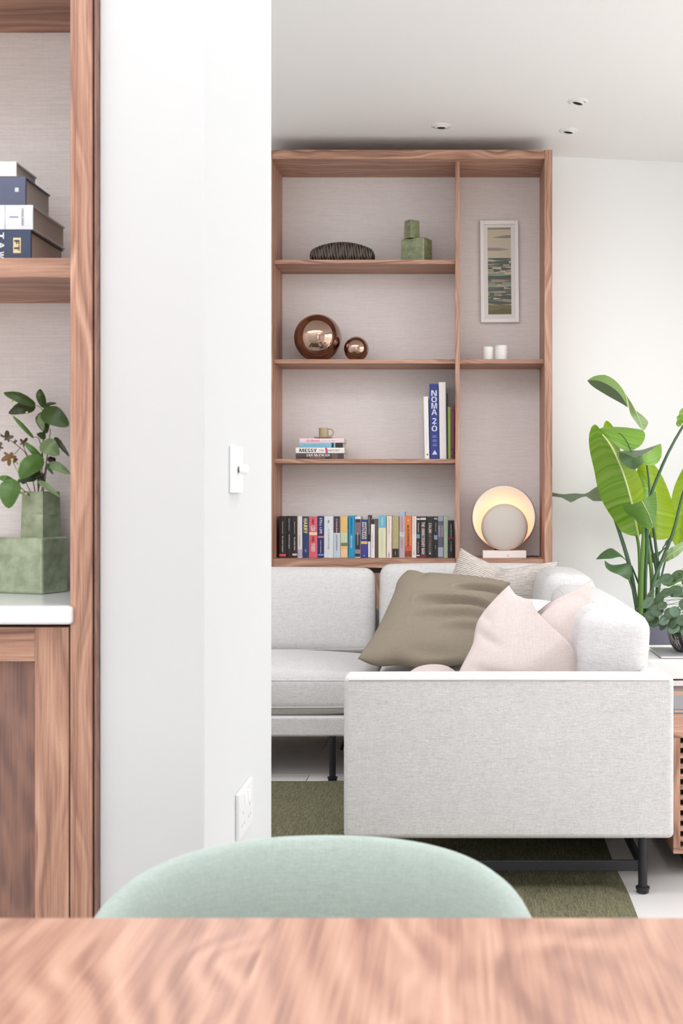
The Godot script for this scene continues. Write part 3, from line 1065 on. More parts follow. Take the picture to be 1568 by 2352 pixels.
func build_big_plant() -> void:
	var root := thing("bird_of_paradise_plant", "tall bird of paradise plant with broad green leaves by the white wall", "plant")
	var D := 5.45
	var pot := thing("planter", "dark grey round planter behind the white bench holding the tall plant", "planter")
	obj("body", MB.new().lathe([Vector2(0.0, 0.0), Vector2(0.15, 0.0), Vector2(0.158, 0.01), Vector2(0.172, 0.52), Vector2(0.170, 0.528), Vector2(0.160, 0.528), Vector2(0.158, 0.48), Vector2(0.0, 0.48)], 40, Transform3D(Basis(), Vector3(0.87, 0, -D))), M.planter, pot)
	obj("soil", MB.new().lathe([Vector2(0.157, 0.482), Vector2(0.1, 0.492), Vector2(0.0, 0.495)], 30, Transform3D(Basis(), Vector3(0.87, 0, -D))), M.soil, pot)
	var q := func(a: Array) -> Array:
		var out := []
		for e in a:
			out.append(P(e[0], e[1], D + (e[2] if e.size() > 2 else 0.0)))
		return out
	var px := D / F
	var L := func(pts: Array, side: Vector3, wl: float, wr: float, m: String, fold: float, wave: float, peak: float, rib: bool, waves := 5.0) -> void:
		var c: Array = q.call(pts)
		var lf := obj("leaf", blade(c, side, wl * px, wr * px, fold, wave, peak, 28, 6, waves), M[m], root)
		if rib:
			var rp := curve(c, 16)
			obj("midrib", MB.new().tube(rp.slice(0, 15), 3.2 * px, 0.8 * px, 8), M.midrib, lf)
	var X := Vector3.RIGHT
	var W := func(e: Array, m: String, bulge := 0.0, u0 := 0.0, u1 := 1.0) -> MeshInstance3D:
		var ed := []
		for k in 4:
			ed.append(q.call(e[k]))
		return obj("leaf", patch(ed, bulge, u0, u1), M[m], root)
	var R := func(pts: Array, w0: float, w1: float, m: String, lf: Node) -> void:
		obj("midrib", MB.new().tube(curve(q.call(pts), 16), w0 * px, w1 * px, 8), M[m], lf)
	# behind first
	W.call([[[1484, 1228, 0.10], [1512, 1240, 0.08], [1543, 1234, 0.14]], [[1543, 1234, 0.14], [1549, 1198, 0.16], [1544, 1158, 0.18], [1530, 1115, 0.2], [1512, 1080, 0.2], [1492, 1056, 0.18]], [[1470, 1058, 0.16], [1480, 1052, 0.17], [1492, 1056, 0.18]], [[1484, 1228, 0.10], [1470, 1180, 0.14], [1462, 1130, 0.16], [1462, 1085, 0.16], [1470, 1058, 0.16]]], "leaf_lime", 0.03, 0.5, 1.0)
	L.call([[1556, 1258, 0.16], [1566, 1180, 0.18], [1578, 1110, 0.18], [1592, 1050, 0.12]], Vector3(1, 0, 0.4), 30, 26, "leaf_lime", 0.2, 0.003, 0.45, false)
	W.call([[[1462, 1180, 0.0], [1468, 1184, 0.0], [1476, 1176, 0.02]], [[1476, 1176, 0.02], [1490, 1140, 0.04], [1482, 1105, 0.05], [1458, 1082, 0.05]], [[1456, 1082, 0.06], [1457, 1080, 0.06], [1458, 1082, 0.05]], [[1462, 1180, 0.0], [1458, 1150, 0.05], [1456, 1110, 0.07], [1456, 1082, 0.06]]], "leaf_green", 0.01)
	L.call([[1412, 1045, 0.12], [1400, 1005, 0.14], [1392, 966, 0.12]], X, 18, 20, "leaf_lime", 0.2, 0.001, 0.4, false)
	# the big leaf to the left: two halves either side of a pale rib
	var rib := [[1466, 1232, -0.02], [1457, 1188, -0.06], [1449, 1150, -0.09], [1435, 1100, -0.11], [1418, 1055, -0.12], [1400, 1020, -0.11], [1383, 998, -0.09]]
	var big: MeshInstance3D = W.call([[[1426, 1221, 0.02], [1445, 1229, 0.0], [1466, 1232, -0.02]], rib, [[1358, 980, -0.02], [1366, 975, -0.04], [1375, 982, -0.07], [1383, 998, -0.09]], [[1426, 1221, 0.02], [1410, 1196, 0.04], [1387, 1160, 0.05], [1373, 1125, 0.04], [1364, 1080, 0.05], [1354, 1035, 0.03], [1352, 1002, 0.0], [1358, 980, -0.02]]], "leaf_green", 0.012, 0.0, 0.5)
	W.call([[[1466, 1232, -0.02], [1474, 1222, 0.0], [1480, 1206, 0.03]], [[1480, 1206, 0.03], [1480, 1150, 0.03], [1472, 1105, 0.02], [1452, 1066, 0.0], [1424, 1034, -0.03], [1400, 1010, -0.07], [1383, 998, -0.09]], [[1383, 998, -0.09], [1383, 998, -0.09]], rib], "leaf_lime", 0.0, 0.5, 1.0)
	R.call(rib, 2.6, 2.0, "midrib", big)
	# folded over leaves at the top
	W.call([[[1371, 987, 0.0], [1390, 1004, -0.05], [1418, 1026, -0.09], [1438, 1036, -0.10], [1453, 1034, -0.10]], [[1453, 1034, -0.10], [1472, 1022, -0.09], [1481, 1003, -0.06], [1478, 991, -0.04], [1469, 986, -0.02]], [[1371, 987, 0.0], [1388, 981, 0.01], [1430, 981, 0.0], [1469, 986, -0.02]], [[1371, 987, 0.0], [1371, 987, 0.0]]], "leaf_green", 0.02)
	R.call([[1449, 1038, -0.125], [1441, 1018, -0.11], [1430, 1002, -0.09], [1420, 994, -0.07]], 1.8, 0.7, "stem_dark", root)
	W.call([[[1420, 1038, -0.12], [1424, 1057, -0.17], [1440, 1073, -0.19], [1457, 1078, -0.19], [1470, 1070, -0.2], [1477, 1062, -0.2]], [[1477, 1062, -0.2], [1475, 1054, -0.2], [1474, 1046, -0.2]], [[1420, 1038, -0.12], [1436, 1042, -0.16], [1456, 1050, -0.2], [1474, 1046, -0.2]], [[1420, 1038, -0.12], [1420, 1038, -0.12]]], "leaf_dark", 0.006)
	W.call([[[1477, 1062, -0.2], [1483, 1068, -0.2], [1495, 1070, -0.19], [1510, 1063, -0.17], [1518, 1050, -0.14]], [[1518, 1050, -0.14], [1519.5, 1034, -0.12], [1517, 1019, -0.1]], [[1474, 1046, -0.2], [1490, 1038, -0.19], [1505, 1026, -0.15], [1517, 1019, -0.1]], [[1477, 1062, -0.2], [1475, 1054, -0.2], [1474, 1046, -0.2]]], "leaf_green", 0.006)
	W.call([[[1420, 1037, -0.12], [1438, 1043, -0.15], [1456, 1050, -0.19], [1476, 1045, -0.19], [1498, 1032, -0.17], [1517, 1019, -0.1]], [[1517, 1019, -0.1], [1517, 1019, -0.1]], [[1420, 1037, -0.12], [1442, 1034, -0.08], [1470, 1034, -0.06], [1496, 1026, -0.07], [1517, 1019, -0.1]], [[1420, 1037, -0.12], [1420, 1037, -0.12]]], "leaf_dull", 0.0)
	# front leaf low in the middle
	var fl: MeshInstance3D = W.call([[[1428, 1160, -0.18], [1436, 1177, -0.2], [1451, 1186, -0.22], [1468, 1204, -0.24], [1489, 1216, -0.25]], [[1489, 1216, -0.25], [1503, 1207, -0.24], [1508, 1162, -0.22], [1505, 1128, -0.17]], [[1428, 1160, -0.18], [1452, 1158, -0.24], [1474, 1150, -0.27], [1492, 1139, -0.24], [1505, 1128, -0.17]], [[1428, 1160, -0.18], [1428, 1160, -0.18]]], "leaf_mid", 0.006)
	R.call([[1474, 1151, -0.275], [1487, 1176, -0.265], [1498, 1203, -0.252]], 0.9, 0.5, "midrib", fl)
	W.call([[[1476, 1232, -0.02], [1482, 1236, -0.02], [1490, 1230, -0.02]], [[1490, 1230, -0.02], [1494, 1212, -0.03], [1490, 1190, -0.03]], [[1458, 1186, -0.02], [1474, 1186, -0.03], [1490, 1190, -0.03]], [[1476, 1232, -0.02], [1462, 1210, -0.02], [1458, 1186, -0.02]]], "leaf_lime", 0.01)
	# topmost drooping leaf, folded along its rib, on a twisted stalk end
	var top_rib := [[1348, 874, 0.0], [1372, 874, -0.03], [1400, 886, -0.05], [1424, 906, -0.03], [1442, 936, 0.02]]
	W.call([top_rib, [[1442, 936, 0.02], [1442, 936, 0.02]], [[1348, 874, 0.0], [1364, 864, 0.03], [1388, 861, 0.06], [1410, 872, 0.08], [1427, 890, 0.08], [1437, 910, 0.06], [1442, 936, 0.02]], [[1348, 874, 0.0], [1348, 874, 0.0]]], "leaf_green", 0.0)
	W.call([[[1348, 874, 0.0], [1361, 888, 0.02], [1393, 908, 0.04], [1420, 923, 0.04], [1442, 936, 0.02]], [[1442, 936, 0.02], [1442, 936, 0.02]], top_rib, [[1348, 874, 0.0], [1348, 874, 0.0]]], "leaf_dull", 0.0)
	var tw: MeshInstance3D = W.call([[[1473, 986, 0.06], [1476, 989, 0.06], [1481, 986, 0.06]], [[1481, 986, 0.06], [1488, 970, 0.08], [1476, 955, 0.08], [1460, 943, 0.06], [1450, 928, 0.05], [1436, 904, 0.05]], [[1436, 904, 0.05], [1436, 904, 0.05]], [[1473, 986, 0.06], [1460, 970, 0.08], [1447, 950, 0.08], [1442, 925, 0.06], [1436, 904, 0.05]]], "leaf_pale", 0.0)
	R.call([[1476, 990, 0.05], [1464, 955, 0.055], [1452, 930, 0.05], [1442, 914, 0.05]], 1.3, 0.6, "midrib", tw)
	# far-left wavy leaf
	W.call([[[1264, 1140, 0.34], [1290, 1143, 0.30], [1310, 1154, 0.26], [1326, 1146, 0.30], [1345, 1140, 0.30], [1362, 1151, 0.24], [1392, 1150, 0.22]], [[1392, 1150, 0.22], [1390, 1130, 0.24], [1386, 1110, 0.26]], [[1264, 1130, 0.36], [1290, 1135, 0.34], [1320, 1133, 0.36], [1345, 1134, 0.36], [1364, 1121, 0.34], [1386, 1110, 0.26]], [[1264, 1140, 0.34], [1264, 1130, 0.36]]], "leaf_dull", 0.0)
	# small leaves low on the left
	W.call([[[1368, 1285, -0.06], [1386, 1284, -0.08], [1405, 1283, -0.08], [1421, 1279, -0.07], [1433, 1284, -0.05], [1450, 1304, -0.02]], [[1450, 1304, -0.02], [1450, 1304, -0.02]], [[1368, 1285, -0.06], [1381, 1270, -0.03], [1400, 1259, -0.02], [1413, 1264, -0.02], [1431, 1279, -0.02], [1450, 1304, -0.02]], [[1368, 1285, -0.06], [1368, 1285, -0.06]]], "leaf_dark", 0.006)
	W.call([[[1388, 1287, -0.08], [1390, 1302, -0.09], [1402, 1313, -0.1], [1420, 1320, -0.1], [1434, 1328, -0.08], [1444, 1333, -0.06]], [[1444, 1333, -0.06], [1450, 1320, -0.06], [1452, 1304, -0.07]], [[1388, 1287, -0.08], [1404, 1297, -0.05], [1425, 1296, -0.05], [1440, 1294, -0.06], [1452, 1304, -0.07]], [[1388, 1287, -0.08], [1388, 1287, -0.08]]], "leaf_dark", 0.008)
	# leaves at the right edge
	L.call([[1556, 980, 0.0], [1562, 962, -0.02], [1570, 946, -0.03], [1584, 930, 0.0]], Vector3(1, 0.3, 0), 10, 12, "leaf_green", 0.2, 0.006, 0.45, false, 4.0)
	L.call([[1522, 1290, 0.05], [1535, 1276, 0.02], [1556, 1262, 0.0], [1590, 1236, 0.0]], Vector3(0.6, -0.75, 0.2), 12, 12, "leaf_pale", 0.3, 0.004, 0.5, true)
	L.call([[1474, 1300, 0.12], [1490, 1290, 0.14], [1512, 1276, 0.14], [1532, 1254, 0.16]], Vector3(0.5, 0.8, 0.2), 10, 12, "leaf_dark", 0.3, 0.002, 0.45, false)
	L.call([[1520, 1262, 0.2], [1545, 1235, 0.22], [1575, 1215, 0.22]], Vector3(0.5, 0.8, 0.2), 14, 14, "leaf_dark", 0.2, 0.002, 0.45, false)
	L.call([[1510, 1325, -0.1], [1524, 1336, -0.14], [1545, 1338, -0.16], [1572, 1328, -0.12]], Vector3(0.1, 0.95, 0.3), 10, 9, "leaf_mid", 0.4, 0.003, 0.45, false)
	# stems
	for s in [
		[[[1404, 1170, 0.10], [1424, 1228, 0.04], [1444, 1295, -0.02], [1458, 1370, 0], [1470, 1440, 0.02]], 3.6, 6.0, "stem_dark"],
		[[[1480, 1190, -0.06], [1476, 1260, -0.06], [1472, 1340, -0.05], [1470, 1440, -0.02]], 4.2, 6.5, "stem"],
		[[[1460, 1222, 0.0], [1467, 1262, 0.01], [1469, 1340, 0.0], [1466, 1440, 0.03]], 3.2, 5.0, "stem"],
		[[[1484, 1225, 0.03], [1491, 1275, 0.03], [1497, 1340, 0.02], [1494, 1440, 0.03]], 3.2, 6.0, "stem"],
		[[[1488, 1205, 0.05], [1496, 1260, 0.06], [1508, 1330, 0.06], [1502, 1440, 0.05]], 2.4, 3.6, "stem_dark"],
		[[[1499, 1208, 0.0], [1505, 1250, 0.02], [1511, 1315, 0.03], [1508, 1440, 0.05]], 3.0, 4.5, "stem_dark"],
		[[[1592, 945, 0.0], [1566, 982, -0.05], [1534, 1040, -0.08], [1508, 1100, -0.10], [1492, 1150, -0.10], [1485, 1240, -0.06], [1481, 1330, -0.02], [1479, 1440, 0.02]], 2.6, 5.0, "stem_dark"],
		[[[1484, 1060, -0.14], [1490, 1110, -0.12], [1492, 1160, -0.10]], 2.0, 2.4, "stem_dark"],
		[[[1592, 1060, 0.1], [1566, 1140, 0.06], [1546, 1220, 0.04], [1522, 1282, 0.02], [1498, 1345, -0.02], [1482, 1440, 0.0]], 2.6, 5.2, "stem_dark"],
		[[[1444, 1332, -0.06], [1454, 1362, -0.05], [1461, 1400, -0.03], [1464, 1440, -0.02]], 1.6, 2.6, "stem_dark"],
		[[[1450, 1300, -0.02], [1462, 1330, 0.0], [1484, 1385, 0.02], [1488, 1440, 0.02]], 1.8, 3.6, "stem_dark"],
		[[[1532, 1270, 0.16], [1522, 1310, 0.14], [1514, 1350, 0.1], [1505, 1440, 0.06]], 2.0, 3.0, "stem_dark"]]:
		obj("stem", MB.new().tube(curve(q.call(s[0]), 14), s[1] * px, s[2] * px, 10), M[s[3]], root)

func build_small_plant() -> void:
	# round-leaved plant in a patterned pot on the grey book
	var c := Vector3(0.853, 0.541, -4.335)
	var pot := thing("plant_pot", "round black pot with white strokes on the grey book", "plant pot", c)
	obj("body", MB.new().lathe([Vector2(0.0, 0.0), Vector2(0.040, 0.0), Vector2(0.050, 0.006), Vector2(0.068, 0.032), Vector2(0.078, 0.062), Vector2(0.077, 0.090), Vector2(0.066, 0.116), Vector2(0.060, 0.124), Vector2(0.056, 0.122), Vector2(0.062, 0.10), Vector2(0.0, 0.10)], 48), M.pot, pot)
	var root := thing("pilea_plant", "bushy small plant with round coin leaves in the black patterned pot", "plant", c)
	var r := RandomNumberGenerator.new()
	r.seed = 31
	obj("stem", MB.new().tube([Vector3(0, 0.09, 0), Vector3(0.005, 0.16, 0), Vector3(-0.004, 0.24, 0.004)], 0.006, 0.004), M.stem, root)
	var spots := []
	# where the photo shows them: offsets in pixels from (1568, 1440), forward distance
	for s in [[-34, 15, 0.09, 15], [-16, -4, 0.10, 14], [-4, 20, 0.10, 17], [-42, -18, 0.07, 13], [-66, -22, 0.04, 15], [-80, -10, 0.02, 14], [-84, -38, 0.0, 16], [-60, -46, 0.02, 17], [-24, -66, 0.04, 18], [-8, -38, 0.08, 14], [-52, -2, 0.06, 14], [-70, 6, 0.02, 13], [-92, -2, -0.02, 13], [-30, -22, 0.08, 13], [-40, -92, 0.0, 16], [-12, -100, -0.02, 17], [-58, -82, -0.02, 12], [6, -72, 0.05, 18], [14, -8, 0.10, 17], [30, 10, 0.08, 15], [34, -40, 0.05, 17], [60, -10, 0.03, 16], [70, -46, 0.0, 17], [20, -100, 0.0, 15], [50, -80, 0.0, 17], [-48, 16, 0.0, 12], [10, -50, -0.07, 18], [-30, -50, -0.08, 16], [44, 0, -0.07, 17], [-60, 0, -0.08, 15], [-88, 14, -0.04, 13], [-76, -56, -0.04, 14], [-46, -64, 0.05, 14], [-20, 24, 0.06, 14], [-2, -20, 0.11, 13], [-36, 4, 0.08, 13], [22, -62, 0.07, 15], [8, 34, 0.09, 14], [-56, -34, 0.05, 12], [-98, -22, -0.06, 13], [-24, -88, -0.04, 15], [4, -86, 0.03, 14], [36, -66, 0.04, 16], [-66, -30, -0.06, 16], [-10, 4, 0.03, 15], [26, -24, 0.09, 14]]:
		var at := Vector3((s[0] - 9) / 626.0, 0.117 - (s[1] / 626.0) + 0.0, s[2])
		var rad: float = s[3] / 626.0
		var out := Vector3(at.x, 0.25 * (at.y - 0.1), at.z + 0.05).normalized()
		var nrm := (out + Vector3(r.randf_range(-0.5, 0.5), 0.55 + r.randf_range(-0.3, 0.4), r.randf_range(-0.2, 0.5))).normalized()
		var a := nrm.cross(Vector3.UP).normalized()
		var bs := Basis(a, nrm, a.cross(nrm))
		var prof := [Vector2(0.0, -0.1 * rad), Vector2(rad * 0.35, -0.02 * rad), Vector2(rad * 0.75, 0.06 * rad), Vector2(rad, -0.03 * rad)]
		var lf := obj("leaf", MB.new().lathe(prof, 20, Transform3D(bs, at)), M.pilea_light if r.randf() < 0.3 else M.pilea_leaf, root)
		obj("stalk", MB.new().tube(curve([Vector3(0, 0.15 + r.randf() * 0.06, 0), Vector3(at.x * 0.3, maxf(at.y, 0.13) + 0.02, at.z * 0.3), Vector3(at.x * 0.7, maxf(at.y, 0.12) + 0.018, at.z * 0.7), at], 14), 0.0009, 0.0008, 6), M.stem, lf)

func build_shelf_objects() -> void:
	var z := -5.76
	# carved vessel on the top shelf
	var ves := thing("carved_vessel", "long low black vessel with wavy carved lines on the top shelf", "ornament", Vector3(-0.5487, 2.245, z))
	var rows := []
	var ring := 28
	var nL := 40
	var hgt := func(f: float) -> float: return 0.062 + 0.040 * (1.0 - f * f)
	for k in nL + 1:
		var f := k / float(nL) * 2 - 1
		var x := f * 0.157
		var endr := pow(maxf(1.0 - pow(absf(f), 14.0), 0.0), 0.5)
		var h: float = hgt.call(f)
		var row := []
		for m in ring + 1:
			var a := TAU * m / ring
			var sy := sin(a)
			var cy := cos(a)
			var yy := h * 0.5 + h * 0.5 * signf(sy) * pow(absf(sy), 0.75) * (0.35 + 0.65 * endr)
			var zz := 0.052 * signf(cy) * pow(absf(cy), 0.75) * (0.4 + 0.6 * endr)
			row.append(Vector3(x, yy, zz))
		rows.append(row)
	var vb := MB.new().grid(rows, Vector2.ONE, false)
	for e in [0, nL]:
		var cen := []
		for m in ring + 1:
			cen.append(Vector3(rows[e][0].x, hgt.call(1.0) * 0.5, 0))
		vb.grid([cen, rows[e]] if e == 0 else [rows[e], cen], Vector2.ONE, false)
	obj("body", vb, M.carved, ves)
	for k in 27:
		var f0 := -0.92 + 1.84 * k / 26.0
		var pts := []
		for s in 13:
			var w := s / 12.0
			var f := f0 + 0.022 * sin(w * 7.0 + k * 1.7) * (1.0 if k % 2 else -1.0)
			var h: float = hgt.call(f)
			var sy := lerpf(-0.75, 0.97, w)
			var cy := sqrt(1 - sy * sy)
			pts.append(Vector3(f * 0.157, h * 0.5 + h * 0.5 * signf(sy) * pow(absf(sy), 0.75), 0.0515 * pow(cy, 0.75) + 0.0003))
		obj("carved_line", MB.new().tube(pts, 0.0013, 0.0009, 5), M.carving, ves)
	# stepped green vase on the top shelf
	var vz := thing("ceramic_vase", "small stepped green ceramic vase of two blocks on the far top shelf", "vase", Vector3(-0.188, 2.245, -5.77), "stepped green vases")
	vase_parts(vz, Vector3(0.128, 0.118, 0.085), deg_to_rad(-28.0), Vector3(0.058, 0.088, 0.055), Vector3(-0.023, 0.0, 0.012), deg_to_rad(36.0), M.glaze_olive)
	# mirrored spheres
	for s in [[729.5, 0.1155, "large polished bronze sphere at the left of the second shelf"], [818.0, 0.0605, "small polished bronze sphere right of the large one"]]:
		var r: float = s[1]
		var prof := []
		for k in 25:
			var a := lerpf(-PI / 2 * 0.86, PI / 2, k / 24.0)
			prof.append(Vector2(maxf(r * cos(a), 0.0), r * sin(a) + r * sin(PI / 2 * 0.86)))
		prof.push_front(Vector2(0, 0))
		var sp := obj("mirror_sphere", MB.new().lathe(prof, 64), M.bronze)
		sp.position = Vector3((s[0] - CX) / F * 5.75, 1.768, -5.75)
		tag(sp, s[2], "ornament", "bronze spheres")
	# framed picture
	var pic := thing("framed_picture", "white framed narrow seascape relief on the right bay back panel", "picture", P(1146.5, 625, 5.924))
	pic.rotation.z = deg_to_rad(0.55)
	var pw := 0.0955
	var ph := 0.2545
	var fw := 0.019
	for s in [-1.0, 1.0]:
		obj("frame_side", MB.new().rbox(Vector3(s * (pw - fw / 2), 0, 0.011), Vector3(fw, ph * 2, 0.022), 0.002), M.frame_white, pic)
		obj("frame_end", MB.new().rbox(Vector3(0, s * (ph - fw / 2), 0.011), Vector3(pw * 2 - fw * 2, fw, 0.022), 0.002), M.frame_white, pic)
	obj("mount", MB.new().rbox(Vector3(0, 0, 0.006), Vector3(pw * 2 - fw * 1.6, ph * 2 - fw * 1.6, 0.006), 0.0), mat(rgb(238, 234, 230), 0.8), pic)
	var art := QuadMesh.new()
	art.size = Vector2(0.116, 0.434)
	var ao := obj("seascape", art, M.art, pic)
	ao.position = Vector3(0.0, 0.004, 0.0096)
	# white cups
	for s in [[1120.0, 13.4, 29.0, "shorter white ceramic cup tapering downward beneath the framed picture"], [1151.0, 15.6, 32.0, "taller straight white ceramic cup beneath the framed picture"]]:
		var sc := 472.3
		var rt: float = s[1] / sc
		var h: float = (s[2] + 3.0) / sc
		var rb := rt * (0.84 if s[0] < 1130 else 0.97)
		var cup := obj("cup", MB.new().lathe([Vector2(0, 0), Vector2(rb * 0.93, 0), Vector2(rb, 0.003), Vector2(rt, h - 0.001), Vector2(rt - 0.001, h), Vector2(rt - 0.003, h - 0.001), Vector2(rt * 0.86, h * 0.75), Vector2(0, h * 0.72)], 32), M.ceramic)
		cup.position = Vector3((s[0] - CX) / sc, 1.768, -5.75)
		tag(cup, s[3], "cup", "white cups")
	# lying books with the mug
	var zc := -5.70
	var sc2 := F / 5.70
	var y := 1.290
	var stack := [
		["dark grey paperback with serif lettering, bottom of the lying stack", 679.0, 789.5, 0.0285, rgb(74, 62, 60)],
		["white paperback with black block lettering lying second from the bottom", 679.0, 790.5, 0.0262, rgb(238, 232, 226)],
		["light blue paperback with a black end lying in the stack", 687.0, 787.0, 0.0230, rgb(132, 186, 208)],
		["pale pink paperback on top of the lying stack under the mug", 688.0, 790.0, 0.0210, rgb(238, 208, 210)]]
	for k in 4:
		var s: Array = stack[k]
		var len: float = (s[2] - s[1]) / sc2
		var xc: float = ((s[1] + s[2]) / 2 - CX) / sc2
		var b := book("lying_book", s[0], "lying books under the mug", Vector3(xc, y, zc), Vector3(s[3], len, 0.135), s[4], M.pages, 0.0, true)
		var t: float = s[3]
		var zt := 0.0
		var wm := mat(rgb(240, 236, 230), 0.6)
		var km := mat(rgb(28, 24, 26), 0.6)
		if k == 0:
			lettering("IAN McEWAN", Vector3(-0.008, t * 0.66, zt), t * 0.42, 0.112, wm, b, true, 0.0)
			lettering("ATONEMENT", Vector3(-0.012, t * 0.25, zt), t * 0.24, 0.075, mat(rgb(190, 140, 140), 0.6), b, true, 0.0)
			obj("printed_panel", MB.new().rbox(Vector3(0.085, t / 2, -0.001), Vector3(0.055, t * 0.94, 0.0024), 0.0003), mat(rgb(104, 90, 84), 0.6), b)
			obj("printed_panel", MB.new().rbox(Vector3(0.0985, t / 2, -0.0007), Vector3(0.024, t * 0.9, 0.0024), 0.0003), mat(rgb(84, 60, 62), 0.6), b)
		elif k == 1:
			lettering("MESSY", Vector3(-0.057, t * 0.5, zt), t * 0.62, 0.084, km, b, false, 0.0)
			lettering("TIM", Vector3(0.006, t * 0.5, zt), t * 0.32, 0.022, km, b, false, 0.0, false)
			lettering("HARFORD", Vector3(0.061, t * 0.5, zt), t * 0.32, 0.064, km, b, false, 0.0, false)
			obj("printed_splash", MB.new().rbox(Vector3(0.031, t * 0.5, -0.0009), Vector3(0.010, t * 0.98, 0.0024), 0.0003, 1, Vector2.ZERO, Basis(Vector3.BACK, 0.2)), mat(rgb(204, 72, 132), 0.6), b)
		elif k == 2:
			obj("printed_panel", MB.new().rbox(Vector3(0.056, t / 2, -0.0009), Vector3(0.010, t * 0.98, 0.0024), 0.0003), mat(rgb(30, 40, 62), 0.6), b)
			obj("printed_panel", MB.new().rbox(Vector3(0.087, t / 2, -0.0009), Vector3(0.036, t * 0.98, 0.0024), 0.0003), mat(rgb(46, 42, 44), 0.6), b)
			lettering("the midnight library", Vector3(-0.03, t * 0.5, zt), t * 0.4, 0.11, mat(rgb(96, 150, 180), 0.6), b, false, 0.0, false)
		else:
			lettering("Girlhood", Vector3(-0.043, t * 0.5, zt), t * 0.55, 0.062, mat(rgb(226, 92, 138), 0.6), b, false, 0.0)
			lettering("Life Study", Vector3(0.034, t * 0.45, zt), t * 0.42, 0.058, mat(rgb(150, 180, 206), 0.6), b, false, 0.0, false)
		y += t + 0.0004
	var mug := thing("mug", "small beige mug with a ring handle on the lying books", "mug", Vector3((742.0 - CX) / F * 5.74, y + 0.0075, -5.76))
	var mm := mat(rgb(178, 160, 128), 0.4)
	obj("body", MB.new().lathe([Vector2(0, 0), Vector2(0.0215, 0), Vector2(0.0232, 0.002), Vector2(0.0232, 0.0445), Vector2(0.0225, 0.0455), Vector2(0.0205, 0.0445), Vector2(0.0205, 0.006), Vector2(0, 0.006)], 36), mm, mug)
	var hp := []
	for k in 17:
		var a := lerpf(PI * 0.62, -PI * 0.62, k / 16.0)
		hp.append(Vector3(0.030 + 0.0165 * cos(a), 0.0235 + 0.0175 * sin(a), 0))
	obj("handle", MB.new().tube(hp, 0.0034, -1, 10), mm, mug)
	tag(obj("saucer", MB.new().lathe([Vector2(0, 0), Vector2(0.03, 0), Vector2(0.047, 0.005), Vector2(0.048, 0.0068), Vector2(0.044, 0.0068), Vector2(0.028, 0.0035), Vector2(0, 0.0035)], 36, Transform3D(Basis(), Vector3((741.0 - CX) / F * 5.74, y + 0.0005, -5.76))), mat(rgb(186, 160, 136), 0.4)), "small beige saucer under the mug", "saucer")
	# upright books at the right end of the third shelf
	var sc3 := F / 5.70
	for s in [
		["tall_book", "thin white upright book leaning at the left of the blue one", 978.5, 10.5, 141.0, rgb(232, 230, 226), 0.020, 0.24],
		["tall_book", "tall blue book with large white capitals and a triangle", 996.5, 20.5, 170.0, rgb(38, 52, 128), 0.012, 0.25],
		["tall_book", "tallest white upright book without lettering right of the blue one", 1016.0, 15.5, 174.0, rgb(228, 222, 218), 0.012, 0.26],
		["tall_book", "thin black upright book between the tallest white and the green one", 1026.5, 3.6, 148.0, rgb(24, 22, 34), 0.006, 0.26],
		["tall_book", "thin lime green upright book beside the maroon one", 1031.4, 6.0, 117.0, rgb(140, 164, 66), 0.004, 0.2],
		["tall_book", "maroon upright book with black dots against the divider", 1039.3, 8.0, 121.0, rgb(116, 40, 66), 0.0, 0.2]]:
		var w: float = s[3] / sc3
		var h: float = s[4] / sc3 + 0.006
		var b := book(s[0], s[1], "upright books on the third shelf", Vector3((s[2] + 2.0 * s[6] * 50.0 - CX) / sc3, 1.290, -5.70), Vector3(w, h, minf(s[7], 0.20)), s[5], M.pages, s[6], false, 0.002)
		if s[2] == 996.5:
			var wm := mat(rgb(206, 208, 226), 0.6)
			var yy := 0.318
			for ch in "NOMA":
				lettering(ch, Vector3(0.001, yy, 0.0), 0.0275, 0.027, wm, b, false, 0.0)
				yy -= 0.0305
			lettering("2", Vector3(0.001, 0.184, 0.0), 0.0275, 0.021, wm, b, false, 0.0)
			lettering(".", Vector3(0.001, 0.1675, 0.0), 0.0055, 0.0055, wm, b, false, 0.0)
			lettering("O", Vector3(0.001, 0.1475, 0.0), 0.0275, 0.027, wm, b, false, 0.0)
			for k in 3:
				lettering(["René", "Mette", "Junichi"][k], Vector3(0.001, 0.112 - k * 0.020, 0.0), 0.0045, 0.015, wm, b, false, 0.0, false)
				lettering(["Redzepi", "Søberg", "Takahashi"][k], Vector3(0.001, 0.1055 - k * 0.020, 0.0), 0.0045, 0.020, wm, b, false, 0.0, false)
			var tri := MB.new()
			tri.grid([[Vector3(-0.012, 0.022, 0.0005), Vector3(0.0136, 0.022, 0.0005)], [Vector3(0.0008, 0.044, 0.0005), Vector3(0.0008, 0.044, 0.0005)]], Vector2.ONE, true)
			obj("printed_triangle", tri, wm, b)
		elif s[2] == 978.5:
			obj("printed_square", MB.new().rbox(Vector3(0.002, 0.022, -0.001), Vector3(0.006, 0.008, 0.0024), 0.0002), mat(rgb(60, 60, 60), 0.6), b)
			lettering("THE FLAVOUR", Vector3(0.001, 0.095, 0.0), 0.005, 0.06, mat(rgb(190, 190, 190), 0.6), b, false, -PI / 2, false)
		elif s[2] == 1039.3:
			for q in [[0.001, 0.235, 0.003], [-0.002, 0.045, 0.0042], [0.004, 0.03, 0.0036], [-0.001, 0.014, 0.0036]]:
				obj("printed_dot", MB.new().lathe([Vector2(0.0, 0.0006), Vector2(q[2], 0.0006), Vector2(q[2], -0.001)], 14, Transform3D(Basis(Vector3.RIGHT, PI / 2), Vector3(q[0], q[1], 0.0)), true), mat(rgb(30, 14, 22), 0.6), b)
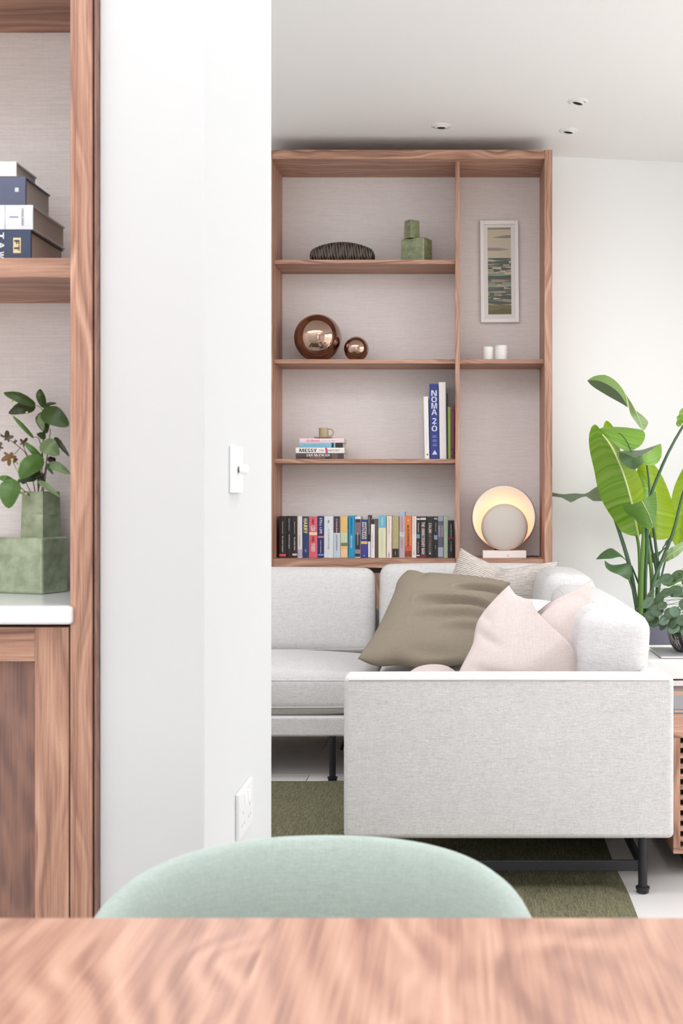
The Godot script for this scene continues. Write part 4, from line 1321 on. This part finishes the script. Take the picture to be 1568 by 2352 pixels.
	# lamp with a glowing dish
	var lx := (1156.5 - CX) / F * 5.75
	var lamp := thing("table_lamp", "round disc lamp glowing warm on a white block base", "lamp", Vector3(lx, 0.813, -5.75))
	obj("base", MB.new().rbox(Vector3(0.002, 0.0175, 0), Vector3(0.210, 0.035, 0.10), 0.002), mat(rgb(240, 232, 228), 0.5), lamp)
	obj("logo", MB.new().tube([Vector3(0.014, 0.006, 0.0505), Vector3(0.020, 0.018, 0.0505), Vector3(0.022, 0.006, 0.0505)], 0.0008, -1, 5), mat(rgb(120, 110, 106), 0.6), lamp)
	var face := Basis(Vector3.RIGHT, PI / 2)
	var dish := []
	for k in 17:
		var r := 0.157 * k / 16.0
		dish.append(Vector2(r, 0.055 * pow(k / 16.0, 2.2)))
	for k in 16:
		var r := 0.157 * (15 - k) / 16.0
		dish.append(Vector2(r, 0.055 * pow((15 - k) / 16.0, 2.2) - 0.003))
	obj("dish", MB.new().lathe(dish, 64, Transform3D(face, Vector3(0, 0.195, -0.055))), M.lamp_dish, lamp)
	var disc := []
	for k in 15:
		var r := 0.1135 * k / 14.0
		disc.append(Vector2(r, 0.030 * sqrt(maxf(1.0 - pow(k / 14.0, 2.0), 0.0))))
	disc.append(Vector2(0.110, -0.004))
	disc.append(Vector2(0.0, -0.004))
	obj("front_disc", MB.new().lathe(disc, 64, Transform3D(face, Vector3(0.003, 0.148, 0.014))), M.lamp_disc, lamp)
	obj("stem", MB.new().rbox(Vector3(0, 0.05, -0.045), Vector3(0.09, 0.06, 0.016), 0.002), M.black, lamp)
	var bulb := StandardMaterial3D.new()
	bulb.albedo_color = Color(1, 0.9, 0.75)
	bulb.emission_enabled = true
	bulb.emission = Color(1.0, 0.72, 0.42)
	bulb.emission_energy_multiplier = 0.6
	obj("bulb", MB.new().lathe([Vector2(0.0, -0.012), Vector2(0.035, -0.010), Vector2(0.042, 0.0), Vector2(0.035, 0.010), Vector2(0.0, 0.012)], 32, Transform3D(face, Vector3(0.001, 0.158, -0.022))), bulb, lamp)
	var ol := OmniLight3D.new()
	ol.name = "lamp_light"
	ol.light_color = Color(1.0, 0.56, 0.26)
	ol.light_energy = 0.0036
	ol.light_size = 0.03
	ol.omni_range = 8.0
	ol.omni_attenuation = 2.0
	ol.shadow_enabled = true
	lamp.add_child(ol)
	ol.position = Vector3(0.001, 0.158, -0.022)
	var cord := []
	for q in [[1200.0, 1282.0], [1214.0, 1283.0], [1222.0, 1277.0], [1232.0, 1280.0], [1236.0, 1282.0]]:
		cord.append(Vector3((q[0] - CX) / F * 5.8 - lx, maxf(1.1 + (CY - q[1]) / F * 5.8 - 0.813, 0.004), -0.04))
	obj("cord", MB.new().tube(curve(cord, 20), 0.0028, -1, 8), M.black, lamp)

func vase_parts(root: Node3D, block: Vector3, turn: float, neck: Vector3, shift: Vector3, neck_turn: float, glaze: Material) -> void:
	obj("block", MB.new().rbox(Vector3(0, block.y / 2, 0), block, 0.005, 1, Vector2.ZERO, Basis(Vector3.UP, turn), 1, Vector3.ZERO, 3), glaze, root)
	# the neck: four walls that lean in, open at the top
	var b := Basis(Vector3.UP, neck_turn)
	var rings := []
	for q in [[1.0, 0.0], [1.0, 0.004], [0.93, neck.y - 0.003], [0.91, neck.y], [0.78, neck.y], [0.76, neck.y - 0.004], [0.76, 0.02], [0.0, 0.02]]:
		var row := []
		for k in 25:
			var a := TAU * k / 24.0 + PI / 4
			var c := Vector3(cos(a), 0, sin(a))
			var m := maxf(absf(c.x), absf(c.z))
			var e := c / m
			e = e.lerp(c, 0.08)
			row.append(Vector3(0, block.y, 0) + shift + b * Vector3(e.x * neck.x / 2 * q[0], q[1], e.z * neck.z / 2 * q[0]))
		rings.append(row)
	var nb := MB.new()
	for j in rings.size() - 1:
		for s in 4:
			nb.grid([rings[j].slice(s * 6, s * 6 + 7), rings[j + 1].slice(s * 6, s * 6 + 7)], Vector2.ONE, true)
	obj("neck", nb, glaze, root)

func build_near_shelf_objects() -> void:
	var sc := F / 2.02
	var y := 1.505
	for s in [
		["navy hardback at the bottom of the near stack with white letters", 70.0, 0.0546, 0.166, rgb(58, 70, 96)],
		["thick white hardback second from bottom in the near stack", 75.0, 0.0416, 0.166, rgb(232, 236, 240)],
		["slate blue hardback with a small round mark in the near stack", 58.0, 0.048, 0.124, rgb(92, 98, 124)],
		["white hardback on top of the near stack", 37.0, 0.025, 0.10, rgb(244, 242, 240)]]:
		var len := 0.24
		var xr: float = (s[1] - CX) / sc
		var b := book("hardback", s[0], "hardbacks stacked in the near cabinet", Vector3(xr - len / 2, y, -2.02), Vector3(s[2], len, s[3]), s[4], M.tan_pages, 0.0, true, 0.0026)
		var t: float = s[2]
		if s[1] == 70.0:
			obj("printed_label", MB.new().rbox(Vector3(len / 2 - 0.023, t * 0.5, -0.0009), Vector3(0.013, t * 0.48, 0.0026), 0.0003), mat(rgb(232, 214, 168), 0.6), b)
			lettering("FT", Vector3(len / 2 - 0.023, t * 0.5, 0.0012), 0.009, 0.018, mat(rgb(70, 66, 60), 0.6), b, false, -PI / 2)
			for k in 3:
				lettering("TAW"[k], Vector3(len / 2 - 0.050, t * (0.8 - 0.3 * k), 0.0007), 0.010, 0.011, mat(rgb(236, 240, 246), 0.6), b, false, -PI / 2)
			lettering("LAW", Vector3(len / 2 - 0.075, t * 0.5, 0.0009), 0.012, t * 0.8, mat(rgb(236, 240, 246), 0.6), b, false, -PI / 2)
		elif s[1] == 75.0:
			lettering("ENGLAND", Vector3(len / 2 - 0.017, t * 0.5, 0.0012), 0.003, t * 0.7, mat(rgb(120, 120, 130), 0.6), b, false, -PI / 2, false)
			obj("printed_mark", MB.new().rbox(Vector3(len / 2 - 0.032, t * 0.5, -0.0009), Vector3(0.015, 0.0026, 0.0026), 0.0003), mat(rgb(150, 160, 190), 0.6), b)
			obj("printed_rule", MB.new().rbox(Vector3(len / 2 - 0.0475, t * 0.5, -0.0009), Vector3(0.001, t * 0.95, 0.0026), 0.0002), mat(rgb(190, 196, 210), 0.6), b)
		elif s[1] == 58.0:
			obj("printed_mark", MB.new().rbox(Vector3(len / 2 - 0.0145, t * 0.52, -0.0007), Vector3(0.0072, 0.0078, 0.0026), 0.003), mat(rgb(216, 222, 226), 0.6), b)
		y += t + 0.0006
	# stepped vase on the worktop
	var vz := thing("ceramic_vase", "large stepped green ceramic vase holding cut leaves on white worktop", "vase", Vector3(-0.798, 0.928, -2.176), "stepped green vases")
	vase_parts(vz, Vector3(0.15, 0.102, 0.075), deg_to_rad(-18.7), Vector3(0.055, 0.083, 0.047), Vector3(0.034, 0.0, -0.006), deg_to_rad(-25.0), M.glaze)
	var leafy := thing("leafy_branches", "cut green leafy branches standing in the near green vase", "plant")
	var e := func(px: float, py: float, dz := 0.0) -> Vector3: return P(px, py, 2.165 - dz)
	var k := 2.165 / F
	var lv := [
		[82, 931, 8, 902, 24, "bough_green", 0.35, 0.02], [82, 934, 19, 949, 32, "bough_dark", 0.3, 0.0], [102, 938, 92, 893, 20, "bough_green", 0.3, -0.01],
		[97, 942, 158, 979, 46, "bough_green", 0.15, 0.03], [100, 944, 130, 926, 9, "bough_dark", 0.4, 0.0], [98, 945, 107, 996, 32, "bough_dark", 0.2, -0.01],
		[78, 1007, 29, 955, 10, "bough_bright", 0.5, 0.02], [102, 1010, 93, 992, 18, "bough_green", 0.3, 0.0], [96, 1015, 136, 1046, 40, "bough_pale", 0.15, 0.03],
		[124, 1005, 159, 1049, 15, "bough_dark", 0.3, 0.02], [110, 1064, 162, 1089, 22, "bough_pale", 0.25, 0.03], [101, 1060, 56, 1016, 15, "bough_bright", 0.4, 0.03],
		[100, 1052, 46, 1100, 42, "bough_bright", 0.2, 0.04], [92, 1080, 50, 1112, 26, "bough_dark", 0.2, 0.01], [40, 1112, -6, 1096, 16, "bough_bright", 0.3, 0.04],
		[32, 1100, 20, 1168, 46, "bough_bright", 0.15, 0.06], [86, 1106, 138, 1143, 15, "bough_pale", 0.45, 0.06], [92, 950, 99, 990, 22, "bough_pale", 0.3, 0.01],
		[105, 1066, 122, 1090, 12, "bough_green", 0.3, 0.02], [85, 1100, 40, 1108, 18, "bough_green", 0.2, 0.0], [95, 1085, 100, 1120, 18, "bough_dark", 0.2, -0.01]]
	for s in lv:
		var a: Vector3 = e.call(s[0], s[1], s[7])
		var b: Vector3 = e.call(s[2], s[3], s[7] + 0.012)
		var tg := (b - a).normalized()
		var side := Vector3(-tg.y, tg.x, 0.35 * (1.0 if s[6] > 0.25 else -1.0))
		var mid := a.lerp(b, 0.5) + Vector3(0, 0.004, 0.010)
		obj("leaf", blade([a, mid, b], side, s[4] * k * 0.5, s[4] * k * 0.5, s[6], 0.0008, 0.42, 14, 4), M[s[5]], leafy)
	for s in [[[[86, 1150], [92, 1080], [100, 1000], [101, 940]], 0.0013], [[[88, 1150], [84, 1090], [60, 1040], [52, 1020]], 0.001], [[[92, 1150], [104, 1080], [112, 1020], [116, 985]], 0.0012], [[[84, 1150], [98, 1060], [90, 1010], [78, 1004]], 0.001], [[[80, 1150], [60, 1110], [42, 1085], [30, 1062]], 0.0009], [[[96, 1150], [104, 1100], [108, 1066]], 0.001], [[[78, 1148], [50, 1122], [30, 1104]], 0.001], [[[101, 945], [90, 934], [80, 931]], 0.0008]]:
		var pts := []
		for q in s[0]:
			pts.append(e.call(q[0], q[1], 0.0))
		obj("stem", MB.new().tube(curve(pts, 12), s[1], s[1] * 0.6, 6), M.twig if s[1] > 0.00095 else M.stem, leafy)
	for s in [[64, 1060, 7], [55, 1070, 7], [116, 1055, 7], [122, 1056, 6], [133, 1067, 5]]:
		var pr := []
		for m in 9:
			var a := lerpf(-PI / 2, PI / 2, m / 8.0)
			pr.append(Vector2(maxf(cos(a), 0.0), sin(a)) * s[2] * k)
		obj("berry", MB.new().lathe(pr, 14, Transform3D(Basis(), e.call(s[0], s[1], 0.01))), M.berry, leafy)
	for s in [[46, 1062], [29, 1056], [40, 1080], [46, 1098], [48, 1132], [60, 1134], [27, 920], [62, 948]]:
		var pr := []
		for m in 7:
			var a := lerpf(-PI / 2, PI / 2, m / 6.0)
			pr.append(Vector2(maxf(cos(a), 0.0), sin(a)) * 3.2 * k)
		obj("bud", MB.new().lathe(pr, 10, Transform3D(Basis(), e.call(s[0], s[1], 0.05))), M.bud, leafy)
	var maple := thing("maple_sprig", "sprig of small brown lobed leaves at left in the near vase", "plant")
	var n := 0
	for s in [[16, 1006, 19, "bough_brown", 1.4], [54, 1018, 15, "bough_brown", 1.0], [33, 1014, 9, "bough_brown", 0.2], [20, 1048, 24, "bough_rust", -1.4], [-2, 1028, 17, "bough_brown", 2.4], [34, 1056, 14, "bough_brown", -1.1]]:
		var tilt := Basis(Vector3.UP, 0.5 * sin(n * 2.1)) * Basis(Vector3.RIGHT, 0.4 * cos(n * 1.3))
		obj("leaf", lobed(e.call(s[0], s[1], 0.02 - 0.006 * n), s[2] * k, s[4], tilt), M[s[3]], maple)
		n += 1
	obj("stem", MB.new().tube(curve([e.call(84, 1150), e.call(66, 1058), e.call(46, 1028), e.call(0, 996)], 12), 0.0010, 0.0006, 6), M.twig, maple)
	obj("stem", MB.new().tube(curve([e.call(46, 1028), e.call(36, 1040), e.call(22, 1048)], 8), 0.0007, 0.0005, 6), M.twig, maple)

func build_bottom_books() -> void:
	var sc := F / 5.72
	var wm := mat(rgb(226, 220, 214), 0.6)
	var km := mat(rgb(40, 32, 34), 0.6)
	var ym := mat(rgb(240, 220, 132), 0.6)
	# x from, x to, top y, cover, label, bands [y0, y1, colour] as shares of the height, texts [text, centre share, height m, length share, material, serif]
	var B := [
		[640.2, 656.8, 1186, rgb(42, 32, 32), "black paperback with a red mark at its foot, first in the row", [[0.03, 0.09, rgb(216, 92, 92)]], [["The Amber Spyglass", 0.33, 0.0075, 0.40, wm, true], ["PHILIP PULLMAN", 0.72, 0.0035, 0.30, wm, true]]],
		[657.2, 670.2, 1186, rgb(34, 30, 34), "black paperback with pale blue author name, second in the row", [], [["Philip Pullman", 0.80, 0.0065, 0.30, mat(rgb(150, 178, 190), 0.6), true], ["Northern Lights", 0.39, 0.0065, 0.34, wm, true]]],
		[670.6, 682.4, 1186, rgb(40, 32, 34), "black paperback with a cream flame mark at its foot", [[0.05, 0.10, rgb(220, 190, 160)]], [["The Subtle Knife", 0.34, 0.006, 0.32, wm, true], ["PHILIP PULLMAN", 0.72, 0.003, 0.30, wm, true]]],
		[683.0, 693.8, 1186, rgb(224, 212, 206), "cream paperback with faint grey lettering and lilac foot", [[0.02, 0.20, rgb(176, 168, 188)]], [["Tessa Hadley", 0.42, 0.005, 0.26, mat(rgb(160, 150, 148), 0.6), true]]],
		[694.2, 708.6, 1187, rgb(38, 60, 104), "dark blue paperback with big yellow capitals", [], [["HARRY", 0.77, 0.018, 0.36, ym, false], ["spy story", 0.17, 0.008, 0.07, wm, true]]],
		[709.0, 728.4, 1187, rgb(216, 96, 108), "coral pink paperback with white and dark words", [[0.55, 0.62, rgb(240, 214, 170)]], [["LISA", 0.71, 0.022, 0.12, wm, false], ["THIRD", 0.25, 0.018, 0.20, wm, false], ["A NOVEL OF", 0.88, 0.008, 0.14, km, false], ["OUR TIMES", 0.45, 0.011, 0.13, mat(rgb(140, 52, 62), 0.6), false]]],
		[729.0, 743.4, 1186, rgb(34, 40, 102), "navy paperback with tall white title and a small bird", [[0.05, 0.09, rgb(110, 150, 214)], [0.48, 0.52, rgb(196, 140, 120)]], [["STILL LIFE", 0.77, 0.011, 0.38, wm, false], ["SARAH WINMAN", 0.27, 0.0035, 0.30, wm, false]]],
		[743.8, 764.6, 1186, rgb(216, 220, 222), "wide pale grey paperback with thin handwriting", [], [["A Gathering", 0.45, 0.009, 0.5, mat(rgb(150, 156, 152), 0.6), true], ["the", 0.87, 0.007, 0.07, km, true]]],
		[765.2, 781.2, 1186, rgb(190, 206, 216), "paperback in dark plum above and pale blue below", [[0.60, 0.995, rgb(80, 52, 64)]], [["A God in Ruins", 0.76, 0.006, 0.36, wm, true], ["KATE ATKINSON", 0.36, 0.005, 0.36, mat(rgb(150, 70, 96), 0.6), false]]],
		[782.0, 798.2, 1186, rgb(226, 186, 116), "golden yellow paperback with a green landscape in its middle", [[0.28, 0.60, rgb(196, 208, 172)], [0.28, 0.36, rgb(112, 122, 92)], [0.02, 0.2, rgb(236, 196, 150)]], [["PIGEON", 0.80, 0.008, 0.30, mat(rgb(250, 218, 120), 0.6), true]]],
		[799.8, 813.8, 1185, rgb(22, 146, 192), "bright cyan blue paperback with white script", [], [["ROSAMUND LUPTON", 0.77, 0.007, 0.36, mat(rgb(18, 84, 130), 0.6), false], ["Afterwards", 0.38, 0.008, 0.30, wm, true]]],
		[814.6, 827.4, 1187, rgb(226, 220, 220), "white paperback printed with a figure in a dark suit", [[0.02, 0.58, rgb(52, 44, 54)], [0.56, 0.86, rgb(132, 102, 104)], [0.86, 0.94, rgb(50, 42, 48)], [0.10, 0.2, rgb(150, 130, 134)]], [["IDENTITY", 0.46, 0.004, 0.30, wm, false]]],
		[828.0, 844.0, 1194, rgb(38, 60, 128), "royal blue paperback with stacked white and yellow capitals", [[0.36, 0.43, rgb(232, 186, 110)], [0.06, 0.34, rgb(64, 62, 140)]], [["NATHAN", 0.715, 0.010, 0.44, wm, false], ["WHITMAN", 0.715, 0.010, 0.44, ym, false], ["w", 0.05, 0.006, 0.03, wm, false]]],
		[844.8, 850.4, 1184, rgb(38, 36, 42), "very thin paperback in black above and white below", [[0.01, 0.38, rgb(220, 224, 228)]], [["THE BERLIN SHADOW", 0.76, 0.003, 0.42, wm, false]]],
		[851.2, 860.0, 1192, rgb(232, 226, 220), "thin white paperback with a black cap at its head", [[0.86, 0.995, rgb(38, 34, 34)]], [["a whole life", 0.45, 0.003, 0.4, mat(rgb(170, 166, 160), 0.6), false]]],
		[860.6, 867.6, 1193, rgb(92, 76, 78), "thin brown grey paperback without bright lettering", [], [["ON CHESIL BEACH", 0.75, 0.003, 0.36, mat(rgb(140, 124, 124), 0.6), false]]],
		[868.6, 886.0, 1185, rgb(222, 220, 182), "pale yellow paperback with a turquoise head", [[0.71, 0.998, rgb(98, 184, 208)]], [["HOPE", 0.855, 0.008, 0.18, wm, false], ["A SHORT HISTORY", 0.38, 0.007, 0.56, mat(rgb(206, 214, 190), 0.6), false]]],
		[887.4, 899.0, 1186, rgb(232, 218, 210), "cream paperback right of the turquoise headed one", [], [["A LITTLE BOOK OF ESSAYS", 0.78, 0.003, 0.38, mat(rgb(190, 160, 156), 0.6), false], ["FABER", 0.07, 0.004, 0.10, km, false]]],
		[900.4, 915.4, 1187, rgb(176, 164, 122), "olive gold paperback with a black foot", [[0.01, 0.22, rgb(44, 36, 38)]], [["CONCLAVE", 0.78, 0.006, 0.36, mat(rgb(220, 206, 150), 0.6), true], ["Harris", 0.38, 0.005, 0.16, mat(rgb(216, 200, 170), 0.6), true], ["arrow", 0.11, 0.0025, 0.08, wm, false]]],
		[916.6, 929.0, 1176, rgb(188, 168, 174), "tallest mauve paperback with a pale blue head", [[0.91, 0.998, rgb(166, 184, 206)], [0.46, 0.56, rgb(200, 204, 206)]], [["THE HAPPINESS PROJECT", 0.70, 0.004, 0.40, mat(rgb(160, 110, 134), 0.6), false], ["ESSAYS", 0.30, 0.005, 0.20, mat(rgb(140, 130, 160), 0.6), false]]],
		[929.6, 944.8, 1186, rgb(222, 124, 66), "orange paperback with brown capitals down its spine", [[0.02, 0.16, rgb(128, 70, 50)], [0.16, 0.28, rgb(206, 84, 66)]], [["KATE ATKINSON", 0.53, 0.010, 0.50, mat(rgb(84, 34, 26), 0.6), false], ["o", 0.90, 0.006, 0.035, wm, false]]],
		[945.6, 955.6, 1186, rgb(230, 214, 204), "cream paperback with tiny red lettering beside the orange one", [], [["THE COLLECTED STORIES", 0.78, 0.003, 0.42, mat(rgb(200, 140, 140), 0.6), false], ["FABER", 0.12, 0.004, 0.10, mat(rgb(170, 150, 146), 0.6), false]]],
		[956.0, 964.0, 1187, rgb(44, 38, 42), "thin dark paperback with a teal picture halfway down", [[0.47, 0.57, rgb(98, 150, 166)], [0.92, 0.96, rgb(210, 212, 212)], [0.04, 0.07, rgb(206, 206, 206)]], [["CORMAC MCCARTHY", 0.73, 0.0035, 0.24, wm, false], ["THE CROSSING", 0.25, 0.003, 0.28, wm, false]]],
		[964.4, 978.4, 1187, rgb(34, 28, 30), "black paperback with big cream capitals and a crimson foot", [[0.01, 0.065, rgb(128, 30, 56)], [0.92, 0.97, rgb(222, 206, 200)]], [["THE UNNECESSARY MAN", 0.475, 0.0155, 0.78, mat(rgb(222, 206, 196), 0.6), false]]],
		[978.8, 995.4, 1187, rgb(30, 27, 28), "black paperback with grey capitals and a cream hook", [], [["COLIN", 0.73, 0.013, 0.23, mat(rgb(222, 210, 194), 0.6), false], ["BATEMAN", 0.38, 0.013, 0.46, mat(rgb(120, 112, 106), 0.6), false], ["J", 0.11, 0.007, 0.10, mat(rgb(222, 210, 180), 0.6), true]]],
		[996.0, 1004.6, 1187, rgb(32, 27, 30), "thin black paperback with a pale blue mark halfway down", [[0.44, 0.55, rgb(132, 152, 176)], [0.93, 0.965, rgb(180, 176, 184)]], [["CORMAC MCCARTHY", 0.74, 0.0035, 0.24, mat(rgb(190, 180, 184), 0.6), false], ["the road", 0.26, 0.003, 0.08, wm, false]]],
		[1005.2, 1018.0, 1186, rgb(98, 98, 116), "grey blue paperback with a misty photograph", [[0.88, 0.998, rgb(160, 164, 174)], [0.50, 0.78, rgb(150, 140, 152)], [0.02, 0.25, rgb(168, 176, 188)]], [["BROOKLYN", 0.64, 0.005, 0.26, mat(rgb(70, 66, 84), 0.6), false]]],
		[1018.8, 1027.8, 1186, rgb(176, 192, 166), "thin pale green paperback near the divider", [], [["THE LAST GARDEN", 0.78, 0.0025, 0.30, mat(rgb(140, 158, 134), 0.6), false]]],
		[1028.6, 1042.4, 1196, rgb(28, 27, 33), "short black paperback at the right end against the divider", [[0.50, 0.54, rgb(128, 36, 50)]], [["A SMALL DARK CORNER", 0.72, 0.003, 0.36, wm, false], ["OF THE EARTH", 0.30, 0.003, 0.26, wm, false]]]]
	for s in B:
		var w: float = (s[1] - s[0]) / sc
		var h: float = (1281.5 - s[2]) / sc
		var b := book("paperback", s[4], "paperbacks on the bottom shelf", Vector3(((s[0] + s[1]) / 2 - CX) / sc, 0.8135, -5.72 + rng.randf_range(-0.004, 0.0)), Vector3(w, h, 0.128), s[3], M.pages, rng.randf_range(-0.004, 0.004))
		var k := 0
		for q in s[5]:
			band(b, 0, q[0] * h, q[1] * h, w * 0.92, q[2], k)
			k += 1
		k = 0
		for q in s[6]:
			var off := 0.0
			if s[0] == 828.0 and k < 2:
				off = -0.0062 if k == 0 else 0.0062
			lettering(q[0], Vector3(off, q[1] * h, 0.0010), minf(q[2], w * 0.8), q[3] * h, q[4], b, q[5])
			k += 1

func build_fittings() -> void:
	# dimmer and socket on the side of the partition
	var x := -0.407
	var dm := thing("dimmer_switch", "white square dimmer switch with a round knob on the partition", "switch", Vector3(x, 1.153, -2.176))
	obj("plate", MB.new().rbox(Vector3(0.004, 0, 0), Vector3(0.008, 0.086, 0.094), 0.002), M.trim, dm)
	var ax := Basis(Vector3.FORWARD, PI / 2)
	obj("collar", MB.new().lathe([Vector2(0.0, 0.0), Vector2(0.0055, 0.0), Vector2(0.0055, 0.004), Vector2(0.0, 0.004)], 20, Transform3D(ax, Vector3(0.008, 0.0, 0.0)), true), mat(rgb(90, 90, 92), 0.4), dm)
	obj("knob", MB.new().lathe([Vector2(0.0, 0.0), Vector2(0.0085, 0.0), Vector2(0.0092, 0.001), Vector2(0.0092, 0.014), Vector2(0.008, 0.0155), Vector2(0.0, 0.0155)], 28, Transform3D(ax, Vector3(0.0115, 0.0, 0.0))), M.trim, dm)
	var so := thing("wall_socket", "white double wall socket low on the partition", "socket", Vector3(x, 0.508, -2.262))
	obj("plate", MB.new().rbox(Vector3(0.004, 0, 0), Vector3(0.008, 0.086, 0.147), 0.002), mat(rgb(228, 228, 228), 0.4), so)
	for z in [-0.045, -0.015]:
		obj("rocker", MB.new().rbox(Vector3(0.0095, 0.022, z + 0.03), Vector3(0.004, 0.02, 0.012), 0.001), M.trim, so)
	for z in [-0.034, 0.034]:
		for q in [Vector2(0.012, 0.0), Vector2(-0.010, 0.011), Vector2(-0.010, -0.011)]:
			obj("slot", MB.new().rbox(Vector3(0.0078, q.x - 0.012, z + q.y), Vector3(0.001, 0.006, 0.004), 0.0003), mat(rgb(150, 150, 150), 0.7), so)
	# downlights, switched off
	for s in [[1013.0, 289.5, 0.0, "white recessed downlight above the bookcase divider"], [1305.0, 300.0, 0.12, "white recessed downlight right of the bookcase top"], [1327.0, 233.0, 0.22, "white recessed downlight nearest to the camera"]]:
		var d: float = F * 1.72 / (CY - s[1])
		var p := Vector3((s[0] - CX) / F * d, 2.82, -d)
		var dl := thing("downlight", s[3], "downlight", p, "ceiling downlights")
		obj("trim_ring", MB.new().lathe([Vector2(0.030, 0.0), Vector2(0.030, -0.006), Vector2(0.034, -0.007), Vector2(0.044, -0.003), Vector2(0.0455, 0.0)], 40), M.white, dl)
		var tl := Basis(Vector3.BACK, -s[2]) * Basis(Vector3.RIGHT, 0.05)
		obj("gimbal", MB.new().lathe([Vector2(0.021, -0.002), Vector2(0.021, -0.0095), Vector2(0.024, -0.0105), Vector2(0.031, -0.006), Vector2(0.031, -0.001)], 36, Transform3D(tl, Vector3.ZERO)), M.white, dl)
		obj("aperture", MB.new().lathe([Vector2(0.0, -0.0085), Vector2(0.0215, -0.0085), Vector2(0.0215, -0.003)], 30, Transform3D(tl, Vector3.ZERO), true), M.dark_hole, dl)
